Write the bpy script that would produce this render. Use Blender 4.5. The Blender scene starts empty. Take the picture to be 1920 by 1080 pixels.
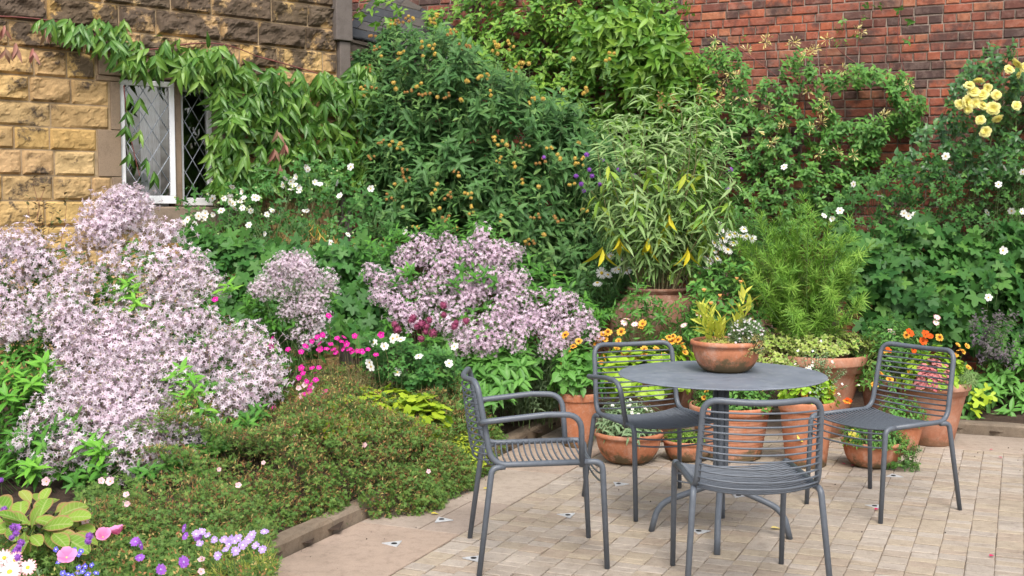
import bpy, math, random
import numpy as np
from mathutils import Vector, Matrix, noise as mnoise
R = math.radians
scene = bpy.context.scene
COL = scene.collection
rng = np.random.default_rng(7)
random.seed(7)

# ------------------------------------------------------------------ camera, light, exposure
CAMH, PITCH, FPX = 1.52, R(3.87), 2215.0
cd = bpy.data.cameras.new('camera'); cam = bpy.data.objects.new('camera', cd); COL.objects.link(cam)
cam.location = (0, 0, CAMH); cam.rotation_euler = (R(90) - PITCH, 0, 0)
cd.sensor_width = 36; cd.lens = FPX / 1920 * 36; cd.clip_end = 400
scene.camera = cam
SUN_EL, SUN_AZ = R(52), R(176)          # azimuth clockwise from +Y
w = bpy.data.worlds.new('World'); scene.world = w; w.use_nodes = True
nt = w.node_tree; bg = nt.nodes['Background']
sky = nt.nodes.new('ShaderNodeTexSky'); sky.sky_type = 'NISHITA'; sky.sun_disc = False
sky.sun_elevation = SUN_EL; sky.sun_rotation = SUN_AZ; sky.air_density = 1.0; sky.dust_density = 4.0; sky.ozone_density = 0.6
hs = nt.nodes.new('ShaderNodeHueSaturation'); hs.inputs['Saturation'].default_value = 0.42      # thin cloud veil: paler sky
nt.links.new(sky.outputs[0], hs.inputs['Color']); nt.links.new(hs.outputs[0], bg.inputs[0]); bg.inputs[1].default_value = 0.15
sd = bpy.data.lights.new('sun', 'SUN'); sun = bpy.data.objects.new('sun', sd); COL.objects.link(sun)
sd.energy = 1.0; sd.angle = R(13); sd.color = (1.0, 0.94, 0.86)
sv = Vector((math.sin(SUN_AZ) * math.cos(SUN_EL), math.cos(SUN_AZ) * math.cos(SUN_EL), math.sin(SUN_EL)))
sun.rotation_euler = sv.to_track_quat('Z', 'Y').to_euler()
scene.view_settings.view_transform = 'Standard'; scene.view_settings.look = 'None'
scene.view_settings.exposure = 0.86; scene.view_settings.gamma = 1.0; scene.view_settings.use_curve_mapping = False
scene.render.engine = 'CYCLES'
scene.cycles.max_bounces = 6; scene.cycles.diffuse_bounces = 3; scene.cycles.glossy_bounces = 3
scene.cycles.transparent_max_bounces = 8; scene.cycles.use_denoising = True
scene.cycles.caustics_reflective = False; scene.cycles.caustics_refractive = False

# ------------------------------------------------------------------ photograph ray -> place at a given depth
def P(u, v, Y):
    u = np.asarray(u, float); v = np.asarray(v, float); Y = np.asarray(Y, float)
    a = (u - 960) / FPX; b = (540 - v) / FPX
    ry = math.cos(PITCH) + b * math.sin(PITCH); rz = -math.sin(PITCH) + b * math.cos(PITCH)
    t = Y / ry
    return np.stack(np.broadcast_arrays(a * t, Y, CAMH + rz * t), -1)
def G(u, v, z=0.0):
    a = (u - 960) / FPX; b = (540 - v) / FPX
    ry = math.cos(PITCH) + b * math.sin(PITCH); rz = -math.sin(PITCH) + b * math.cos(PITCH)
    t = (z - CAMH) / rz
    return (a * t, ry * t)

# ------------------------------------------------------------------ scene bookkeeping
def link(o, parent=None):
    COL.objects.link(o)
    if parent is not None: o.parent = parent
    return o
def tag(o, label=None, cat=None, group=None, kind=None):
    if label: o['label'] = label
    if cat: o['category'] = cat
    if group: o['group'] = group
    if kind: o['kind'] = kind
    return o
def thing(name, label, cat, loc=(0, 0, 0), rz=0.0, group=None):
    o = bpy.data.objects.new(name, None); o.empty_display_size = 0.1
    o.location = loc; o.rotation_euler = (0, 0, rz)
    link(o); tag(o, label, cat, group); return o
def meshobj(name, verts, faces, mat, parent=None, smooth=False, attr=None, loc=None):
    me = bpy.data.meshes.new(name); me.from_pydata([tuple(map(float, v)) for v in verts], [], faces)
    if attr is not None:
        a = me.attributes.new('lc', 'FLOAT_VECTOR', 'POINT'); a.data.foreach_set('vector', np.asarray(attr, np.float32).ravel())
    if mat: me.materials.append(mat)
    if smooth: me.polygons.foreach_set('use_smooth', [True] * len(me.polygons))
    me.update()
    o = bpy.data.objects.new(name, me); link(o, parent)
    if loc is not None: o.location = loc
    return o
def copy_tree(o, parent=None):
    c = o.copy(); COL.objects.link(c)
    if parent is not None: c.parent = parent
    for ch in list(o.children): copy_tree(ch, c)
    return c

# ------------------------------------------------------------------ materials
def newmat(name):
    m = bpy.data.materials.new(name); m.use_nodes = True
    nt = m.node_tree; return m, nt, nt.nodes['Principled BSDF']
def N(nt, t, **kw):
    n = nt.nodes.new(t)
    for k, v in kw.items(): setattr(n, k, v)
    return n
def ramp(nt, stops, src, interp='LINEAR'):
    r = N(nt, 'ShaderNodeValToRGB'); e = r.color_ramp.elements; r.color_ramp.interpolation = interp
    while len(e) < len(stops): e.new(0.5)
    for i, (p, c) in enumerate(stops):
        e[i].position = p; e[i].color = (*c, 1) if len(c) == 3 else c
    nt.links.new(src, r.inputs[0]); return r.outputs[0]
def mixc(nt, a, b, f, mode='MIX'):
    m = N(nt, 'ShaderNodeMix', data_type='RGBA', blend_type=mode)
    for s, x in ((6, a), (7, b), (0, f)):
        if isinstance(x, (int, float)): m.inputs[s].default_value = x
        elif isinstance(x, tuple): m.inputs[s].default_value = (*x, 1)
        else: nt.links.new(x, m.inputs[s])
    return m.outputs[2]
def mathn(nt, op, a, b=0.0):
    m = N(nt, 'ShaderNodeMath', operation=op)
    for s, x in ((0, a), (1, b)):
        if isinstance(x, (int, float)): m.inputs[s].default_value = x
        else: nt.links.new(x, m.inputs[s])
    return m.outputs[0]
def noisen(nt, scale, detail=4, rough=0.6, vec=None):
    n = N(nt, 'ShaderNodeTexNoise'); n.inputs['Scale'].default_value = scale
    n.inputs['Detail'].default_value = detail; n.inputs['Roughness'].default_value = rough
    if vec is not None: nt.links.new(vec, n.inputs['Vector'])
    return n.outputs[0]
def bump(nt, bs, h, strength, dist=0.01):
    b = N(nt, 'ShaderNodeBump'); b.inputs['Strength'].default_value = strength; b.inputs['Distance'].default_value = dist
    nt.links.new(h, b.inputs['Height']); nt.links.new(b.outputs[0], bs.inputs['Normal'])
def wpos(nt): return N(nt, 'ShaderNodeNewGeometry').outputs['Position']
def lcattr(nt):
    a = N(nt, 'ShaderNodeAttribute', attribute_name='lc'); s = N(nt, 'ShaderNodeSeparateXYZ')
    nt.links.new(a.outputs['Vector'], s.inputs[0]); return s.outputs

def leafmat(name, cols, rib=None, edge=None, trans=0.22, rough=0.5, var=0.25, tip=None, spec=0.35, veins=None):
    """cols: colours a leaf may have; each leaf takes one by its random number."""
    m, nt, bs = newmat(name)
    x, y, z = lcattr(nt)
    cols = [(a, b * 1.05, c * 0.78) if b > a and b > c else (a, b, c) for a, b, c in cols]; k = len(cols)
    c = ramp(nt, [(i / max(1, k - 1), cc) for i, cc in enumerate(cols)], z)
    nz = noisen(nt, 7.0, 2, 0.5, wpos(nt))
    oi = N(nt, 'ShaderNodeObjectInfo').outputs['Random']
    f = mathn(nt, 'ADD', mathn(nt, 'MULTIPLY', nz, var * 2), 1 - var - 0.04)
    f = mathn(nt, 'ADD', f, mathn(nt, 'MULTIPLY', oi, 0.08))
    mul = N(nt, 'ShaderNodeVectorMath', operation='SCALE'); nt.links.new(c, mul.inputs[0]); nt.links.new(f, mul.inputs['Scale'])
    c = mul.outputs[0]
    ax = mathn(nt, 'ABSOLUTE', x)
    if veins:
        sv_ = mathn(nt, 'SINE', mathn(nt, 'SUBTRACT', mathn(nt, 'MULTIPLY', y, 46.0), mathn(nt, 'MULTIPLY', ax, 9.0)))
        c = mixc(nt, c, veins, mathn(nt, 'MULTIPLY', ramp(nt, [(0.72, (0, 0, 0)), (0.95, (1, 1, 1))], sv_), 0.45))
        bl_ = ramp(nt, [(0.60, (0, 0, 0)), (0.68, (1, 1, 1))], noisen(nt, 38.0, 4, 0.7, wpos(nt))); c = mixc(nt, c, (0.25, 0.14, 0.06), mathn(nt, 'MULTIPLY', bl_, 0.5))
    if edge:
        e = ramp(nt, [(0.72, (0, 0, 0)), (1.0, (1, 1, 1))], ax); c = mixc(nt, c, edge, e)
    if tip:
        e = ramp(nt, [(0.5, (0, 0, 0)), (1.0, (1, 1, 1))], y); c = mixc(nt, c, tip, e)
    if rib:
        e = ramp(nt, [(0.0, (0.75, 0.75, 0.75)), (0.14, (0, 0, 0))], ax); c = mixc(nt, c, rib, e)
    nt.links.new(c, bs.inputs['Base Color'])
    bs.inputs['Roughness'].default_value = rough; bs.inputs['Specular IOR Level'].default_value = spec
    if trans:
        tr = N(nt, 'ShaderNodeBsdfTranslucent'); nt.links.new(c, tr.inputs[0])
        mx = N(nt, 'ShaderNodeMixShader'); mx.inputs[0].default_value = trans
        nt.links.new(bs.outputs[0], mx.inputs[1]); nt.links.new(tr.outputs[0], mx.inputs[2])
        nt.links.new(mx.outputs[0], nt.nodes['Material Output'].inputs[0])
    return m
def plain(name, col, rough=0.6, var=0.15, scale=20, bmp=0.0, metal=0.0, spec=0.5, bscale=None):
    m, nt, bs = newmat(name)
    nz = noisen(nt, scale, 5, 0.65, wpos(nt))
    c = mixc(nt, tuple(x * (1 - var) for x in col), tuple(min(1, x * (1 + var)) for x in col), ramp(nt, [(0.3, (0, 0, 0)), (0.7, (1, 1, 1))], nz))
    nt.links.new(c, bs.inputs['Base Color']); bs.inputs['Roughness'].default_value = rough
    bs.inputs['Metallic'].default_value = metal; bs.inputs['Specular IOR Level'].default_value = spec
    if bmp: bump(nt, bs, noisen(nt, bscale or scale * 3, 5, 0.7, wpos(nt)), bmp)
    return m

# ------------------------------------------------------------------ templates (leaf: +y length, x width, z upper side; unit length)
def T(v, f, uv): return dict(v=np.array(v, float), f=[tuple(x) for x in f], uv=np.array(uv, float))
def leaf_t(width, prof, fold=0.25, droop=0.15, nseg=None):
    """blade of unit length; prof = half-width profile along it (0..1)."""
    n = len(prof); v = []; uv = []; f = []
    for i, p in enumerate(prof):
        t = i / (n - 1); hw = width * 0.5 * p; zc = -droop * t * t; yy = t * (1 - 0.12 * droop)
        v += [(-hw, yy, zc + fold * hw), (0, yy, zc), (hw, yy, zc + fold * hw)]
        uv += [(-1, t), (0, t), (1, t)]
    for i in range(n - 1):
        a = 3 * i; b = a + 3
        f += [(a, a + 1, b + 1, b), (a + 1, a + 2, b + 2, b + 1)]
    return T(v, f, uv)
LANCE = leaf_t(0.24, [0.12, 0.85, 1.0, 0.6, 0.02], 0.45, 0.35)
LANCE_F = leaf_t(0.30, [0.15, 0.95, 1.0, 0.6, 0.02], 0.35, 0.15)
NARROW = leaf_t(0.13, [0.3, 1.0, 0.85, 0.05], 0.3, 0.45)
OVATE = leaf_t(0.52, [0.1, 0.95, 0.95, 0.5, 0.02], 0.3, 0.2)
SMALL = leaf_t(0.55, [0.15, 1.0, 0.05], 0.3, 0.15)
ROUND = leaf_t(0.95, [0.35, 0.95, 1.0, 0.75, 0.25], 0.2, 0.1)
OBOV = leaf_t(0.62, [0.14, 0.45, 0.85, 1.0, 0.93, 0.45], 0.25, 0.25)
NEEDLE = leaf_t(0.06, [1.0, 0.8, 0.1], 0.0, 0.25)
STRAP = leaf_t(0.2, [0.4, 0.8, 1.0, 0.95, 0.6, 0.03], 0.3, 0.5)
def lobed_t(k=5, spread=250, depth=0.5, fold=0.12, teeth=True):
    """palmate leaf: lobes round the stalk end, unit length along +y."""
    v = [(0, 0.28, -0.02)]; uv = [(0, 0.3)]; n = 0
    out = []
    for i in range(k):
        a = R(-spread / 2 + spread * i / (k - 1)); L = 0.72 * (1 - 0.30 * abs(2 * i / (k - 1) - 1))
        da = R(spread / (k - 1))
        if i == 0: out.append((a - da * 0.45, L * 0.55, 1))
        if teeth: out.append((a - da * 0.25, L * 0.80, 1))
        out.append((a, L, 1))
        if teeth: out.append((a + da * 0.25, L * 0.80, 1))
        out.append((a + da * 0.5, L * depth, 0.5))
    for a, L, q in out:
        v.append((math.sin(a) * L, 0.28 + math.cos(a) * L, -0.28 * L * L + (0.03 if q == 1 else -0.02))); uv.append((0.6 + 0.4 * q, min(1, max(0, 0.3 + L * math.cos(a)))))
    f = [(0, i + 1, i) for i in range(1, len(v) - 1)]
    return T(v, f, uv)
LOBED = lobed_t()
LOBED3 = lobed_t(3, 150, 0.42)
GERAN = lobed_t(5, 280, 0.3, teeth=False)
SCALLOP = lobed_t(7, 300, 0.8, teeth=False)

def frames(d, n):
    d = d / np.linalg.norm(d, axis=1, keepdims=True)
    n = n - d * (n * d).sum(1, keepdims=True); n = n / (np.linalg.norm(n, axis=1, keepdims=True) + 1e-9)
    x = np.cross(d, n)
    return np.stack([x, d, n], 2)           # columns
def inst_arrays(t, pos, d, n, s, rnd, wid=None):
    M = frames(d, n) * s[:, None, None]
    v0 = t['v'][None] if wid is None else t['v'][None] * np.stack([wid, np.ones_like(wid), wid if t is STEM_T else np.ones_like(wid)], 1)[:, None, :]
    v0 = np.broadcast_to(v0, (len(pos),) + t['v'].shape)
    V = np.einsum('nij,nkj->nki', M, v0) + pos[:, None, :]
    k = len(t['v'])
    A = np.empty((len(pos), k, 3), np.float32); A[:, :, 0] = t['uv'][None, :, 0]; A[:, :, 1] = t['uv'][None, :, 1]; A[:, :, 2] = rnd[:, None]
    return V.reshape(-1, 3), A.reshape(-1, 3)
def build(name, batches, mat, parent=None, smooth=True):
    """batches: list of (template, pos, dir, nrm, size, rnd[, wid[, slot]]); one mesh; mat may be a list."""
    VV = []; AA = []; LO = []; LT = []; MI = []; off = 0
    for b in batches:
        t, pos, d, n, s, rnd = b[:6]; wid = b[6] if len(b) > 6 else None; slot = b[7] if len(b) > 7 else 0
        if len(pos) == 0: continue
        V, A = inst_arrays(t, pos, d, n, s, rnd, wid); VV.append(V); AA.append(A)
        k = len(t['v']); fl = np.array([i for f in t['f'] for i in f], np.int64); lt = np.array([len(f) for f in t['f']], np.int64)
        LO.append((fl[None] + (np.arange(len(pos)) * k)[:, None] + off).ravel()); LT.append(np.tile(lt, len(pos)))
        MI.append(np.full(len(lt) * len(pos), slot)); off += len(V)
    V = np.concatenate(VV).astype(np.float32); A = np.concatenate(AA); L = np.concatenate(LO); LT = np.concatenate(LT); MI = np.concatenate(MI)
    me = bpy.data.meshes.new(name); me.vertices.add(len(V)); me.vertices.foreach_set('co', V.ravel())
    me.loops.add(len(L)); me.loops.foreach_set('vertex_index', L.astype(np.int32))
    me.polygons.add(len(LT)); me.polygons.foreach_set('loop_start', np.concatenate([[0], np.cumsum(LT)[:-1]]).astype(np.int32))
    me.polygons.foreach_set('loop_total', LT.astype(np.int32))
    me.polygons.foreach_set('use_smooth', np.full(len(LT), smooth))
    a = me.attributes.new('lc', 'FLOAT_VECTOR', 'POINT'); a.data.foreach_set('vector', A.ravel())
    for m in (mat if isinstance(mat, list) else [mat]): me.materials.append(m)
    me.polygons.foreach_set('material_index', MI.astype(np.int32))
    me.update(); me.validate()
    o = bpy.data.objects.new(name, me); link(o, parent); return o

# ------------------------------------------------------------------ scattering
def inpoly(u, v, poly):
    c = np.zeros(len(u), bool); n = len(poly); j = n - 1
    for i in range(n):
        xi, yi = poly[i]; xj, yj = poly[j]
        cond = ((yi > v) != (yj > v)) & (u < (xj - xi) * (v - yi) / (yj - yi + 1e-9) + xi); c ^= cond; j = i
    return c
def wn(a, b, s, seed=0):
    """cheap smooth noise, -1..1"""
    k = seed * 1.7
    return (np.sin(a / s + k) * np.cos(b / s * 1.3 - k) + 0.6 * np.sin(a / s * 2.3 + b / s * 1.9 + k * 2) + 0.4 * np.cos(a / s * 4.1 - b / s * 3.7 + k)) / 2
def scat(poly, n, Y, thick=0.5, relief=0.15, rs=28, gap=None, gs=40, seed=0, edge=8):
    """n points inside the outline, each at its own depth (front surface Y(u,v) with relief, going back by thick)."""
    poly = np.array(poly, float); lo = poly.min(0); hi = poly.max(0); U = []; V_ = []; tot = 0
    while tot < n:
        u = rng.uniform(lo[0], hi[0], n * 2); v = rng.uniform(lo[1], hi[1], n * 2)
        ok = inpoly(u + edge * wn(u, v, 11, 3), v + edge * wn(v, u, 9, 5), poly)
        if gap is not None: ok &= (wn(u, v, gs, seed) > gap) | (rng.random(len(u)) < 0.06)
        U.append(u[ok]); V_.append(v[ok]); tot += ok.sum()
    u = np.concatenate(U)[:n]; v = np.concatenate(V_)[:n]
    y = (Y(u, v) if callable(Y) else np.full(n, float(Y))) + relief * wn(u, v, rs, seed + 1) + thick * rng.random(n) ** 1.6
    p = P(u, v, y)
    c = poly.mean(0); lat = (u - c[0]) / (hi[0] - lo[0]); ver = -(v - c[1]) / (hi[1] - lo[1])
    g = 0.5 * relief
    out = np.stack([0.9 * lat + 0.35 * wn(v, u, rs * 0.7, seed + 2), -0.75 * np.ones(n), 0.45 + 0.7 * ver + 0.25 * wn(u, v, rs * 0.6, seed + 4)], 1)
    return p, out / np.linalg.norm(out, axis=1, keepdims=True)
def rv(n, s=1.0): return rng.normal(0, s, (n, 3))
def unit(a): return a / (np.linalg.norm(a, axis=1, keepdims=True) + 1e-9)
def shoots(base, d, L, k, ll, ang=60, droop=0.25, up=0.35, tipang=None, jit=0.25, opp=False, t0=0.1, face=None):
    """k leaves up each shoot; returns pos,dir,nrm,size,rnd."""
    n = len(base); d = unit(d); L = np.full(n, L) * rng.uniform(0.7, 1.2, n); a = unit(np.cross(d, rv(n))); b = np.cross(d, a)
    ph = rng.uniform(0, 6.28, n); hue = rng.random(n); out = []
    for j in range(k):
        t = t0 + (1 - t0) * (j + 0.6) / k
        th = ph + (2.4 * j if not opp else (j // 2) * 1.5708 + (j % 2) * 3.1416) + rng.normal(0, 0.2, n)
        if opp: t = t0 + (1 - t0) * (2 * (j // 2) + 1) / (k + 1)
        r = a * np.cos(th)[:, None] + b * np.sin(th)[:, None]
        an = R(ang + ((tipang - ang) * t if tipang is not None else 0)) + rng.normal(0, 0.15, n)
        ca, sa = np.cos(an)[:, None], np.sin(an)[:, None]
        ld = d * ca + r * sa + rv(n, jit * 0.4); ld[:, 2] -= droop
        nm = d * sa - r * ca + rv(n, jit * 0.5); nm[:, 2] += up
        if face is not None: nm = unit(nm) * 0.5 + np.array(face)
        s = ll * (0.55 + 0.45 * math.sin(math.pi * min(1, 0.25 + 0.65 * t))) * rng.uniform(0.75, 1.2, n)
        out.append((base + d * (L * t)[:, None], ld, nm, s, np.clip(hue * 0.6 + rng.random(n) * 0.4, 0, 1)))
    return tuple(np.concatenate([o[i] for o in out]) for i in range(5))
def stemstrips(base, d, L, r):
    """thin 3-sided stems as one batch"""
    n = len(base)
    t = T([(1, 0, 0), (-0.5, 0, 0.87), (-0.5, 0, -0.87), (0.5, 1, 0), (-0.25, 1, 0.43), (-0.25, 1, -0.43)], [(0, 1, 4, 3), (1, 2, 5, 4), (2, 0, 3, 5)], [(1, 0)] * 3 + [(1, 1)] * 3)
    M = frames(d, rv(n)); return t, base, d, L, r
STEM_T = T([(1, 0, 0), (-0.5, 0, 0.87), (-0.5, 0, -0.87), (0.6, 1, 0), (-0.3, 1, 0.52), (-0.3, 1, -0.52)], [(0, 1, 4, 3), (1, 2, 5, 4), (2, 0, 3, 5)], [(1, 0)] * 3 + [(1, 1)] * 3)
def stems_obj(name, segs, mat, parent):
    """segs: list of (p0, p1, r0, r1)"""
    V = []; F = []; A = []
    for p0, p1, r0, r1 in segs:
        p0 = np.array(p0, float); p1 = np.array(p1, float); d = p1 - p0; d = d / (np.linalg.norm(d) + 1e-9)
        a = np.cross(d, (0.3, 0.9, 0.2)); a /= np.linalg.norm(a) + 1e-9; b = np.cross(d, a); o = len(V)
        for p, r in ((p0, r0), (p1, r1)):
            for k in range(4):
                V.append(p + r * (a * math.cos(k * 1.5708) + b * math.sin(k * 1.5708))); A.append((1, 0.5, 0.5))
        F += [(o + k, o + (k + 1) % 4, o + 4 + (k + 1) % 4, o + 4 + k) for k in range(4)]
    return meshobj(name, V, F, mat, parent, True, A)
def curved(p0, p1, bend=0.1, n=5, r0=0.004, r1=0.002):
    p0 = np.array(p0, float); p1 = np.array(p1, float); L = np.linalg.norm(p1 - p0)
    o = rng.normal(0, bend * L, 3); pts = [p0 + (p1 - p0) * t + o * math.sin(math.pi * t) for t in np.linspace(0, 1, n + 1)]
    return [(pts[i], pts[i + 1], r0 + (r1 - r0) * i / n, r0 + (r1 - r0) * (i + 1) / n) for i in range(n)]

# ------------------------------------------------------------------ solid helpers
def fillet(pts, rad, n=7):
    pts = [Vector(p) for p in pts]; out = [pts[0]]
    rads = rad if isinstance(rad, (list, tuple)) else [rad] * len(pts)
    for i in range(1, len(pts) - 1):
        a, b, c = pts[i - 1], pts[i], pts[i + 1]; r = rads[i]
        r = min(r, (a - b).length * 0.49, (c - b).length * 0.49)
        p = b + (a - b).normalized() * r; q = b + (c - b).normalized() * r
        for k in range(n + 1):
            t = k / n; out.append(p * (1 - t) ** 2 + b * 2 * t * (1 - t) + q * t * t)
    out.append(pts[-1]); return out
def sweep(pts, r, n=10, V=None, F=None, caps=True, closed=False):
    V = [] if V is None else V; F = [] if F is None else F
    pts = [Vector(p) for p in pts]; m = len(pts); prev = None; o0 = len(V)
    for i, p in enumerate(pts):
        t = (pts[min(i + 1, m - 1)] - pts[max(i - 1, 0)]).normalized()
        if prev is None:
            a = t.orthogonal().normalized()
        else:
            a = (prev - t * prev.dot(t)).normalized()
        prev = a; b = t.cross(a); rr = r[i] if isinstance(r, (list, tuple)) else r
        for k in range(n):
            an = 2 * math.pi * k / n; V.append(p + (a * math.cos(an) + b * math.sin(an)) * rr)
    for i in range(m - 1):
        for k in range(n):
            a0 = o0 + i * n + k; a1 = o0 + i * n + (k + 1) % n; F.append((a0, a1, a1 + n, a0 + n))
    if caps:
        F.append(tuple(o0 + k for k in reversed(range(n)))); F.append(tuple(o0 + (m - 1) * n + k for k in range(n)))
    return V, F
def lathe(name, prof, mat, parent, seg=48, loc=(0, 0, 0), wob=0.0):
    V = []; F = []
    for r, z in prof:
        for k in range(seg):
            a = 2 * math.pi * k / seg; q = 1 + wob * math.sin(2 * a + z * 9) * 0.5 + wob * 0.4 * math.sin(3 * a + 1)
            V.append((r * q * math.cos(a), r * q * math.sin(a), z))
    for i in range(len(prof) - 1):
        for k in range(seg):
            a = i * seg + k; b = i * seg + (k + 1) % seg; F.append((a, b, b + seg, a + seg))
    if prof[0][0] > 0.0005: F.append(tuple(reversed(range(seg))))
    if prof[-1][0] > 0.0005: o = (len(prof) - 1) * seg; F.append(tuple(o + k for k in range(seg)))
    return meshobj(name, V, F, mat, parent, True, loc=loc)
def boxes(name, bl, mat, parent=None, bev=0.0, attr=True):
    """bl: list of (origin, ax, ay, az, rnd) corner + edge vectors; bevelled outer (ay- and az-) rim when bev"""
    V = []; F = []; A = []
    for o, ax, ay, az, rd in bl:
        o = Vector(o); ax = Vector(ax); ay = Vector(ay); az = Vector(az); k = len(V)
        V += [o, o + ax, o + ax + ay, o + ay, o + az, o + ax + az, o + ax + ay + az, o + ay + az]
        F += [(k, k + 3, k + 2, k + 1), (k + 4, k + 5, k + 6, k + 7), (k, k + 1, k + 5, k + 4), (k + 1, k + 2, k + 6, k + 5), (k + 2, k + 3, k + 7, k + 6), (k + 3, k, k + 4, k + 7)]
        A += [(0.5, 0.5, rd)] * 8
    ob = meshobj(name, V, F, mat, parent, False, A)
    if bev:
        md = ob.modifiers.new('bevel', 'BEVEL'); md.width = bev; md.segments = 2; md.limit_method = 'ANGLE'
    return ob

# ================================================================== SETTING
AZ = R(23.3); UC = Vector((math.sin(AZ), math.cos(AZ), 0)); UR = Vector((UC.y, -UC.x, 0)); OP = Vector((3.35, 7.77, 0))
def AB(a, b, z=0.0): return OP + UR * a + UC * b + Vector((0, 0, z))
def toAB(x, y): d = Vector((x, y, 0)) - OP; return d.dot(UR), d.dot(UC)

# soil / ground sheet
m_soil, nt, bs = newmat('soil')
nz = noisen(nt, 9, 8, 0.75, wpos(nt))
nt.links.new(ramp(nt, [(0.3, (0.035, 0.02, 0.012)), (0.55, (0.075, 0.045, 0.028)), (0.75, (0.15, 0.10, 0.065))], nz), bs.inputs['Base Color'])
bs.inputs['Roughness'].default_value = 1; bump(nt, bs, noisen(nt, 60, 6, 0.8, wpos(nt)), 1.0, 0.02)
gr = meshobj('ground', [(-60, -60, -0.06), (60, -60, -0.06), (60, 60, -0.06), (-60, 60, -0.06)], [(0, 1, 2, 3)], m_soil); tag(gr, kind='structure')
# bed soil (raised behind the kerbs) as lumpy sheet
def bedz(x, y):
    a, b = toAB(x, y); d = max(-(a + 2.98), b - 0.06)
    return 0.03 + 0.07 * min(1, max(0, d) / 0.5) + 0.025 * mnoise.noise(Vector((x * 2, y * 2, 0))) + 0.02 * mnoise.noise(Vector((x * 9, y * 9, 3)))
V = []; F = []; nx, ny = 130, 120
for j in range(ny + 1):
    for i in range(nx + 1):
        x = -6 + 13 * i / nx; y = 2 + 12 * j / ny; V.append((x, y, bedz(x, y)))
for j in range(ny):
    for i in range(nx):
        x = -6 + 13 * (i + .5) / nx; y = 2 + 12 * (j + .5) / ny; a, b = toAB(x, y)
        if a > -2.93 and b < 0.02: continue
        k = j * (nx + 1) + i; F.append((k, k + 1, k + nx + 2, k + nx + 1))
bed = meshobj('flower_bed_soil', V, F, m_soil, smooth=True); tag(bed, kind='structure')

# paving
def stonemat(name, cols, stain=0.5, rough=0.85, bstr=0.35, nscale=18):
    m, nt, bs = newmat(name); x, y, z = lcattr(nt); wp = wpos(nt)
    c = ramp(nt, [(i / (len(cols) - 1), q) for i, q in enumerate(cols)], z, 'CONSTANT' if len(cols) > 6 else 'LINEAR')
    big = noisen(nt, 1.6, 5, 0.6, wp); fine = noisen(nt, nscale, 8, 0.75, wp); sp = noisen(nt, 130, 4, 0.8, wp)
    c = mixc(nt, c, (0.15, 0.12, 0.09), mathn(nt, 'MULTIPLY', ramp(nt, [(0.48, (0, 0, 0)), (0.75, (1, 1, 1))], big), stain))
    c = mixc(nt, c, ramp(nt, [(0.25, (0.55, 0.52, 0.5)), (0.5, (1, 1, 1)), (0.8, (1.18, 1.15, 1.1))], fine), 0.8, 'MULTIPLY')
    c = mixc(nt, c, ramp(nt, [(0.3, (0.62, 0.6, 0.58)), (0.5, (1, 1, 1))], sp), 0.7, 'MULTIPLY')
    nt.links.new(c, bs.inputs['Base Color']); bs.inputs['Roughness'].default_value = rough; bs.inputs['Specular IOR Level'].default_value = 0.25
    bump(nt, bs, mathn(nt, 'ADD', fine, sp), bstr, 0.006); return m
m_sett = stonemat('sett_stone', [(0.37, 0.31, 0.25), (0.39, 0.325, 0.25), (0.38, 0.325, 0.268), (0.41, 0.355, 0.30), (0.37, 0.30, 0.235), (0.375, 0.325, 0.275), (0.40, 0.335, 0.255), (0.42, 0.365, 0.31), (0.35, 0.30, 0.25)])
m_slab = stonemat('slab_stone', [(0.38, 0.275, 0.21), (0.40, 0.335, 0.275), (0.36, 0.29, 0.24)], 0.5)
m_curb = stonemat('kerb_stone', [(0.27, 0.205, 0.145), (0.23, 0.18, 0.13), (0.30, 0.24, 0.18)], 0.9, 0.9, 0.8)
m_joint = plain('joint_sand', (0.17, 0.13, 0.095), 1.0, 0.4, 30, 0.4)
# joint bed sheet under the setts and slabs
pb = meshobj('patio_bedding', [AB(-2.92, -12, -0.006), AB(6, -12, -0.006), AB(6, 0, -0.006), AB(-2.92, 0, -0.006)], [(0, 1, 2, 3)], m_joint); tag(pb, kind='structure')
def tile(V, F, A, a0, a1, b0, b1, rd, top, ch=0.0035, tilt=0.0012):
    k = len(V); j = [random.uniform(-tilt, tilt) for _ in range(4)]
    for (a, b), jj in zip(((a0, b0), (a1, b0), (a1, b1), (a0, b1)), j): V.append(AB(a, b, -0.03)); 
    for (a, b), jj in zip(((a0, b0), (a1, b0), (a1, b1), (a0, b1)), j): V.append(AB(a, b, top - ch * 0.7 + jj))
    for (a, b), jj in zip(((a0 + ch, b0 + ch), (a1 - ch, b0 + ch), (a1 - ch, b1 - ch), (a0 + ch, b1 - ch)), j): V.append(AB(a, b, top + jj))
    A.extend([(0.5, 0.5, rd)] * 12)
    for q in (0, 4):
        F.extend([(k + q + i, k + q + (i + 1) % 4, k + q + 4 + (i + 1) % 4, k + q + 4 + i) for i in range(4)])
    F.append((k + 8, k + 9, k + 10, k + 11))
PLATES = [(-2.575, -3.84), (-2.566, -3.38), (-2.15, -3.899), (-2.028, -3.061), (-2.006, -2.324), (-1.36, -3.089), (-1.34, -2.328), (-0.653, -2.275), (-0.634, -1.522)]
V = []; F = []; A = []; a = -2.37; W = 0.115; g = 0.0014
while a < 4.2:
    b = -0.56
    pos = []
    while b > -6.8:
        L = random.choice([0.06, 0.07, 0.08, 0.09, 0.09, 0.105, 0.125])
        wj = random.uniform(-0.0015, 0.0015); r_ = random.random()
        tile(V, F, A, a + g + wj, a + W - g + wj, b - L + 0.0050, b - 0.0040, r_, random.uniform(-0.003, 0.002)); b -= L
    a += W
setts = meshobj('patio_setts', V, F, m_sett, attr=A); tag(setts, kind='structure')
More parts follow.
